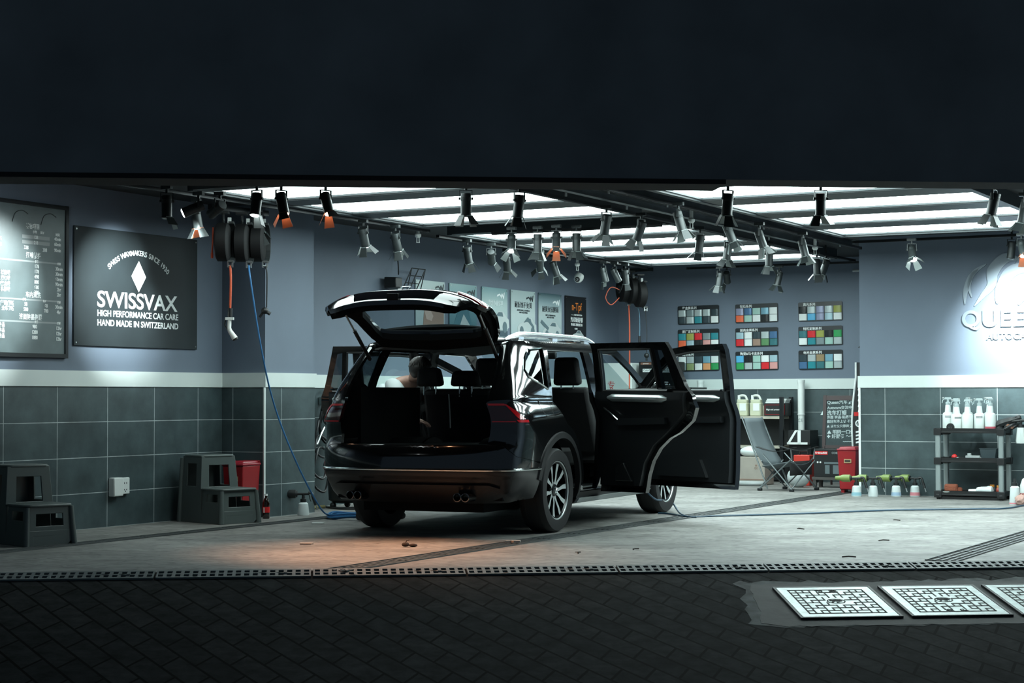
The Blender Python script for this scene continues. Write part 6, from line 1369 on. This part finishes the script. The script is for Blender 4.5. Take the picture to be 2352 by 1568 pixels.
t = thing('small_brush', 'small pale brush at the right of the middle trolley tray', 'brush', W(TV + .24, TU - .14, zt2)); b = MB(); b.cyl((-.06, 0, .012), (.03, .01, .02), .008); b.build('handle', DGRY, t); b = MB(); b.box((-.075, 0, .014), (.04, .03, .025)); b.build('bristle', LGRY, t)
zt3 = zlow_ - .024
t = thing('orange_sponge', 'orange sponge piece on the left of the bottom trolley tray', 'sponge', W(TV - .26, TU + .02, zt3)); b = MB(); b.box((0, 0, .055), (.15, .08, .09)); b.box((.09, .02, .035), (.06, .06, .06)); b.build('foam', mat('orange_sponge_foam', (.30, .09, .05), .9, bump=1, vscale=60), t, bev=.02)
t = thing('white_dish', 'flat white dish at the front left of the bottom trolley tray', 'dish', W(TV - .26, TU - .13, zt3)); b = MB(); b.lathe([(0, .0), (.06, .0), (.09, .02), (.086, .024), (.06, .006)], 24, cap=False); b.build('dish', WHT, t)
t = thing('paper_cup', 'short white paper cup on the bottom trolley tray', 'cup', W(TV + .12, TU + .02, zt3)); b = MB(); b.lathe([(0, 0), (.032, 0), (.044, .075), (.046, .078), (.042, .076)], 20, cap=False); b.build('cup', WHT, t)
def jar(x, y, label, m): t = thing('small_jar', label, 'jar', W(TV + x, TU + y, zt3), RZ, 'small jars on the trolley'); b = MB(); b.lathe([(.03, 0), (.034, .008), (.034, .06), (.024, .075)], 18); b.build('glass', m, t); b = MB(); b.lathe([(.026, .075), (.026, .10), (0, .10)], 18); b.build('lid', mat('orange_lid', (.62, .25, .04), .4), t)
jar(.20, .04, 'small clear jar with orange lid behind the white roll', mat('jar_grey', (.12, .13, .14), .2)); jar(.30, -.06, 'small red jar with orange lid beside the right trolley post', mat('jar_red', (.35, .06, .04), .3))
t = thing('wrapped_roll', 'white wrapped roll lying at the front of the bottom trolley tray', 'roll', W(TV + .10, TU - .14, zt3)); b = MB(); b.cyl((-.12, 0, .03), (-.03, 0, .032), .024, .026); b.build('end_tube', WHT, t); b = MB(); b.lathe([(.028, 0), (.036, .02), (.038, .10), (.05, .13), (.045, .17), (0, .19)], 16, TR(-.03, 0, .045, ry=pi / 2)); b.build('wrap', mat('white_bag'), t)
# four green nozzle foam guns on the floor
GRN = mat('green_nozzle', (.17, .24, .06), .45)
for px, l, li in ((1972, 'green nozzled spray gun bottle leftmost, with pale blue liquid, by the red bin', ('blue_liquid', (.25, .45, .52))), (2010, 'green nozzled spray gun bottle second from the red bin', None), (2063, 'green nozzled spray gun bottle with blue writing, third from the red bin', ('blue_print', (.30, .42, .55))), (2106, 'green nozzled spray gun bottle nearest the trolley, with pink base', ('pink_base', (.60, .22, .25)))):
    p_ = vup(px, 1139); foamgun(l, W(p_[0], p_[1] - .08, 0), RZ + RD(random.uniform(-12, 2)), GRN, li, 'green nozzle spray guns on the floor')
# jug, foam bottle, rag at the right picture edge
p_ = vup(2338, 1160)
t = thing('fluid_jug', 'large white jug half filled with pink fluid at the right picture edge', 'jug', W(p_[0] + .07, p_[1] + .22, 0)); b = MB(); b.lathe([(.085, 0), (.095, .015), (.095, .20), (.07, .27), (.03, .30), (.03, .33)], 8, smooth=False); b.build('body', SB, t); b = MB(); b.lathe([(.097, .02), (.097, .12)], 8, cap=False, smooth=False); b.build('fluid', mat('jug_pink', (.42, .05, .05), .35), t); b = MB(); b.tube(bez([(.05, -.02, .28), (.10, -.03, .31), (.115, -.03, .22), (.09, -.02, .14)], 6), .014, 7); b.build('handle', BLK, t); b = MB(); b.cyl((0, 0, .33), (0, 0, .37), .034); b.build('cap', BLK, t)
foamgun('small white bottle with black pump cap and pink base at the right picture edge', W(p_[0] - .04, p_[1] + .04, 0), RZ, BLK, ('pink_base', (.60, .22, .25)), None, 'pump_bottle', False, .20)
t = thing('crumpled_rag', 'crumpled pinkish rag on the floor at the right picture edge', 'rag', W(p_[0] + .05, p_[1] - .02, 0)); b = MB(); b.ball((0, 0, .055), .075, 10, sq=(1, .8, .8)); random.seed(4); b.vs = [v + V((random.uniform(-.012, .012), random.uniform(-.012, .012), random.uniform(-.01, .01))) if v.z > .02 else v for v in b.vs]; b.build('cloth', mat('rag_pink', (.45, .28, .24), .9, bump=.8, vscale=25), t)
t = thing('vacuum_cleaner', 'black and white machine cut by the right picture edge above the jug', 'machine', W(p_[0] + .22, p_[1] + .32, 0)); b = MB(); b.lathe([(.15, 0), (.17, .05), (.17, .32), (.13, .42), (.05, .47)], 22); b.build('body', BLK, t); b = MB(); b.ball((-.06, 0, .49), .06, 8); b.build('head', WHT, t)
# blue hose across the right bay floor
t = thing('floor_hose', 'long dark blue hose across the right bay floor from car to picture edge', 'hose', onz(1570, 1184, 0), 0); o0 = onz(1570, 1184, 0)
pts = [(carw(2.15, -.85, .30) - o0)] + [(onplane(1505, 1146, CY, CO.dot(CY) - .98) - o0)]
for px, py in ((1540, 1170), (1572, 1184), (1650, 1184), (1750, 1181.5), (1850, 1178.5), (1950, 1174.5), (2050, 1171), (2150, 1169.5), (2250, 1168), (2310, 1167), (2352, 1160), (2420, 1150)): pts.append(onz(px, py, .010) - o0)
pts[2].z += .09
b = MB(); b.tube(bez(pts, 8), .009, 7); b.build('hose', mat('dark_blue_hose', (.03, .075, .12), .35), t)
t = thing('floor_hose', 'short blue hose end lying by the right front tyre', 'hose', onz(1540, 1180, 0), 0); o0 = onz(1540, 1180, 0); b = MB(); b.tube(bez([onz(x, y, .01) - o0 for x, y in ((1512, 1178), (1540, 1180), (1575, 1186), (1600, 1187))], 6), .009, 7); b.build('hose', mat('dark_blue_hose'), t)
# ================================================================== FLOOR: drains, grates, manholes, litter
DRN = mat('drain_iron', (.020, .022, .022), .6, .3); DRG = mat('drain_rim_steel', (.10, .11, .11), .5, .5)
def drain(v, u0, u1, w_, label):
    t = thing('floor_drain', label, 'drain', W(v, (u0 + u1) / 2, 0), RZ, 'floor drains'); L = u1 - u0
    b = MB(); b.box((0, 0, .0015), (w_, L, .003)); b.build('channel', mat('drain_pit', (.006, .006, .006), .9), t)
    b = MB()
    for x in (-w_ / 2, w_ / 2): b.box((x, 0, .005), (.014, L, .008))
    n = int(L / .55)
    for k in range(n): b.box((0, -L / 2 + (k + .5) * L / n, .005), (w_, .02, .007))
    b.build('rim', DRG, t)
    for x in (-w_ * .25, w_ * .0, w_ * .25): b = MB(); b.box((x, 0, .004), (w_ * .09, L, .006)); b.build('bar', DRG, t)
drain(-9.95, 7.9, 22.0, .15, 'slotted floor drain running along the left wall'); drain(-6.87, 10.35, 22.2, .20, 'slotted floor drain between the car and the right bay'); drain(-3.42, 12.9, 21.0, .22, 'slotted floor drain at the lower right picture edge')
GRM = mat('grey_grate_plastic', (.10, .12, .12), .6); 
b = MB(); GL = 1.02; wg = .19; nx = 18
xs = []
for i in range(nx): c_ = -GL / 2 + GL * (i + .5) / nx; xs.append((c_ - .017, c_ + .017))
ys = [(-.068, -.012), (.012, .068)]
xe = [-GL / 2] + [q for p in xs for q in p] + [GL / 2]; ye = [-wg / 2, ys[0][0], ys[0][1], ys[1][0], ys[1][1], wg / 2]
for i in range(len(xe) - 1):
    for j in range(5):
        if i % 2 == 1 and j in (1, 3): continue
        b.box(((xe[i] + xe[i + 1]) / 2, (ye[j] + ye[j + 1]) / 2, .006), (xe[i + 1] - xe[i], ye[j + 1] - ye[j], .012))
g0 = b.build('grate_plate', GRM); ME_g = g0.data; bpy.data.objects.remove(g0); ME_g.name = 'grate_plate'
b = MB(); b.box((0, 0, .001), (GL, wg - .02, .002)); g1 = b.build('grate_pit', mat('drain_pit')); ME_p = g1.data; bpy.data.objects.remove(g1)
wh = ['at the left picture edge', 'second from the left picture edge', 'below the left step stool', 'below the socket', 'below the pillar', 'below the car bumper left end', 'where the middle drain meets the street', 'below the right rear tyre', 'below the open rear door', 'below the open front door', 'below the camp chair', 'above the manhole covers', 'where the right drain meets the street', 'at the right picture edge']
for k in range(9):
    x = -3.95 + k * 1.03
    t = thing('drain_grate', ('grey perforated drain grate along the street edge, ' + ['at the left picture edge', 'second from left', 'below the grey step stool', 'below the left rear tyre', 'below the car bumper centre', 'below the right rear tyre', 'below the open doors', 'above the manhole covers', 'rightmost'][k]), 'drain grate', front(x, -.03, .0), FRZ, 'drain grates along the street edge'); t.matrix_basis = TRAMP @ Mx.Translation((-3.95 + k * 1.035, -.10, .001))
    child('grate_pit', ME_p, t, Mx()); child('grate_plate', ME_g, t, TR(0, 0, .001))
# manholes on the ramp
def onramp(px, py):
    o = front(0); n = (TRAMP.to_3x3() @ V((0, 0, 1))).normalized(); d = ray(px, py); c0 = V((0, 0, CAMH)); return c0 + d * ((o - c0).dot(n) / d.dot(n))
TI = TRAMP.inverted()
def rl(px, py): q = TI @ onramp(px, py); return q
IRON = mat('worn_bright_iron', (.21, .25, .245), .42, .8, var=.25, vscale=14, bump=.3); 
def manhole(c, label, top='市  政', bot=None, mid='污', par=None):
    T0 = TRAMP @ Mx.Translation((c.x, c.y, .004))
    t = thing('manhole_cover', label, 'manhole cover', (0, 0, 0), 0, 'manhole covers'); t.matrix_basis = T0
    w_, d_ = MW, MD
    b = MB(); b.box((0, 0, .006), (w_, d_, .012)); b.build('plate', IRON, t)
    b = MB()
    for s_ in (-1, 1): b.box((s_ * (w_ / 2 + .012), 0, .006), (.016, d_ + .04, .014)); b.box((0, s_ * (d_ / 2 + .012), .006), (w_ + .01, .016, .014))
    b.build('rim', DRN, t)
    b = MB(); nx, ny = 11, 9; gx, gy = w_ * .80, d_ * .80; cx, cy = gx / nx, gy / ny; th = .010
    def bar(x0, y0, x1, y1): b.box(((x0 + x1) / 2, (y0 + y1) / 2, .0125), (abs(x1 - x0) + th, abs(y1 - y0) + th * 1.4, .002))
    bar(-gx / 2, -gy / 2, gx / 2, -gy / 2); bar(-gx / 2, gy / 2, gx / 2, gy / 2); bar(-gx / 2, -gy / 2, -gx / 2, gy / 2); bar(gx / 2, -gy / 2, gx / 2, gy / 2)
    def free(i, j):
        x, y = -gx / 2 + cx * (i + .5), -gy / 2 + cy * (j + .5)
        if abs(x) < cx * 1.6 and abs(y) < cy * 1.2: return False
        if top and j == ny - 1 and abs(x) < cx * 2.6: return False
        if bot and j == 0 and abs(x) < cx * 2.6: return False
        return True
    for i in range(nx):
        for j in range(ny):
            if not free(i, j): continue
            x, y = -gx / 2 + cx * i, -gy / 2 + cy * j; k = (i + 2 * j) % 4
            if k != 1: bar(x, y + cy, x + cx, y + cy)
            if k != 3: bar(x + cx, y, x + cx, y + cy)
    b.build('groove_pattern', mat('groove_dirt', (.012, .014, .014), .8), t)
    b = MB(); b.lathe([(cx * 1.16, .0135), (cx * 1.36, .0137)], 30, Mx.Diagonal((1, .9, 1, 1)), cap=False); b.build('ring', mat('groove_dirt'), t)
    text('lettering', mid, .10, mat('groove_dirt'), t, TR(0, 0, .0138), bold=.003, fit=(.085, .075))
    if top: text('lettering', top, .06, mat('groove_dirt'), t, TR(0, gy / 2 - cy / 2, .0138))
    if bot: text('lettering', bot, .06, mat('groove_dirt'), t, TR(0, -gy / 2 + cy / 2, .0138) @ Mx.Rotation(pi, 4, 'Z'))
a, b_, c_, d_ = rl(1790, 1353), rl(1998, 1353), rl(2062, 1421), rl(1834, 1421)
MW = ((b_ - a).length + (c_ - d_).length) / 2; MD = abs(a.y - d_.y) * .98; ym = (a.y + d_.y) / 2
m1 = (a + b_ + c_ + d_) / 4; m2 = sum((rl(*p) for p in ((2032, 1354), (2248, 1353), (2318, 1420), (2090, 1420))), V((0, 0, 0))) / 4
manhole(m1, 'bright iron manhole cover in the dark paving, left one of the row'); manhole(V((m2.x, m1.y, 0)), 'bright iron manhole cover in the dark paving, middle one of the row', None, '市  政'); manhole(V((2 * m2.x - m1.x, m1.y, 0)), 'bright iron manhole cover in the dark paving, cut by the right picture edge', None, None)
# mortar patch around the covers
random.seed(8); b = MB(); x0, x1 = m1.x - MW / 2 - .13, m2.x + (m2.x - m1.x) + MW / 2 + .6; y0, y1 = m1.y - MD / 2 - .16, m1.y + MD / 2 + .16; pl_ = []
for i in range(40): s_ = i / 40; pl_.append((x0 + (x1 - x0) * s_, y0 + random.uniform(-.015, .015)))
for i in range(10): pl_.append((x1, y0 + (y1 - y0) * i / 10))
for i in range(40): pl_.append((x1 - (x1 - x0) * i / 40, y1 + random.uniform(-.025, .025)))
for i in range(12): pl_.append((x0 + random.uniform(-.03, .02) - (.14 * (i / 12)), y1 - (y1 - y0) * i / 12 if 0 else y1 - (y1 - y0) * i / 12))
b.prism(pl_, -.02, .003); o = struct(b.build('trim_16', mat('dark_mortar', (.014, .016, .016), .8, var=.4, vscale=6, bump=.5), T=TRAMP))
cx_, cy_ = (x0 + x1) / 2, (y0 + y1) / 2; b = MB(); b.prism([(x + (.05 + random.uniform(-.04, .05)) * (1 if x > cx_ + (x1 - x0) * .48 else -1 if x < cx_ - (x1 - x0) * .4 else 0), y + random.uniform(.0, .10) * (1 if y > cy_ else -.3)) for x, y in pl_], -.02, .0015); struct(b.build('trim_17', mat('pale_mortar_edge', (.05, .058, .058), .9, var=.85, vscale=7), T=TRAMP))
# litter
def scrap(px, py, label, pts, m, kind='paper_scrap', hh=.006, nn='litter'):
    P = onz(px, py, 0); t = thing(kind, label, nn, P, 0); b = MB(); b.prism(pts, .001, hh); b.build('sheet', m, t)
    return t
PAPR = mat('pale_paper', (.55, .5, .45), .8)
scrap(704, 1250, 'pale oval scrap on the orange lit floor left of the car shadow', [(-.05, -.03), (.04, -.035), (.055, 0), (.03, .03), (-.05, .03)], PAPR, hh=.012)
scrap(730, 1203, 'white tissue strip on the floor near the blue hose coil', [(-.055, -.03), (.05, -.04), (.06, .02), (-.05, .035)], WHT, hh=.015)
scrap(1180, 1246, 'pale torn paper on the floor by the car shadow edge', [(-.07, -.03), (-.02, -.01), (.0, -.04), (.05, -.03), (.055, .05), (0, .03), (-.06, .02)], PAPR, hh=.018)
scrap(560, 1193, 'white paper bit under the pillar step stool', [(-.03, -.02), (.03, -.02), (.02, .03), (-.03, .02)], WHT)
P = onz(940, 1256, 0); t = thing('dry_leaf', 'dark crumpled leaf on the floor in front of the rear bumper', 'leaf', P, 0); b = MB(); b.ball((-.03, 0, .02), .03, 6, sq=(1, .8, .6)); b.ball((.03, .0, .014), .028, 6, sq=(1.2, .7, .5)); b.build('leaf_blade', mat('dark_leaf', (.03, .022, .018), .8), t); b = MB(); b.tube([(-.03, 0, .03), (-.02, 0, .05), (.0, 0, .055)], .004, 5); b.build('leaf_stalk', mat('dark_leaf'), t)
random.seed(12)
for i, (px, py, l) in enumerate(((1330, 1270, 'beside the middle drain'), (1840, 1215, 'in the centre of the right bay'), (2060, 1195, 'below the green nozzle guns'), (2030, 1242, 'in the right bay near the covers'), (1950, 1280, 'at the street edge of the right bay'), (1460, 1262, 'between the middle drain and the street edge'))):
    P = onz(px, py, 0); t = thing('twig', 'small dark twig on the concrete ' + l, 'twig', P, random.uniform(0, 3), 'twigs on the floor'); b = MB(); b.tube([(-.05, 0, .005), (0, .012, .008), (.05, -.005, .005)], .005, 5); b.build('stem', mat('dark_leaf'), t); b = MB(); b.tube([(0, .012, .008), (.02, .03, .006)], .003, 5); b.build('fork', mat('dark_leaf'), t)
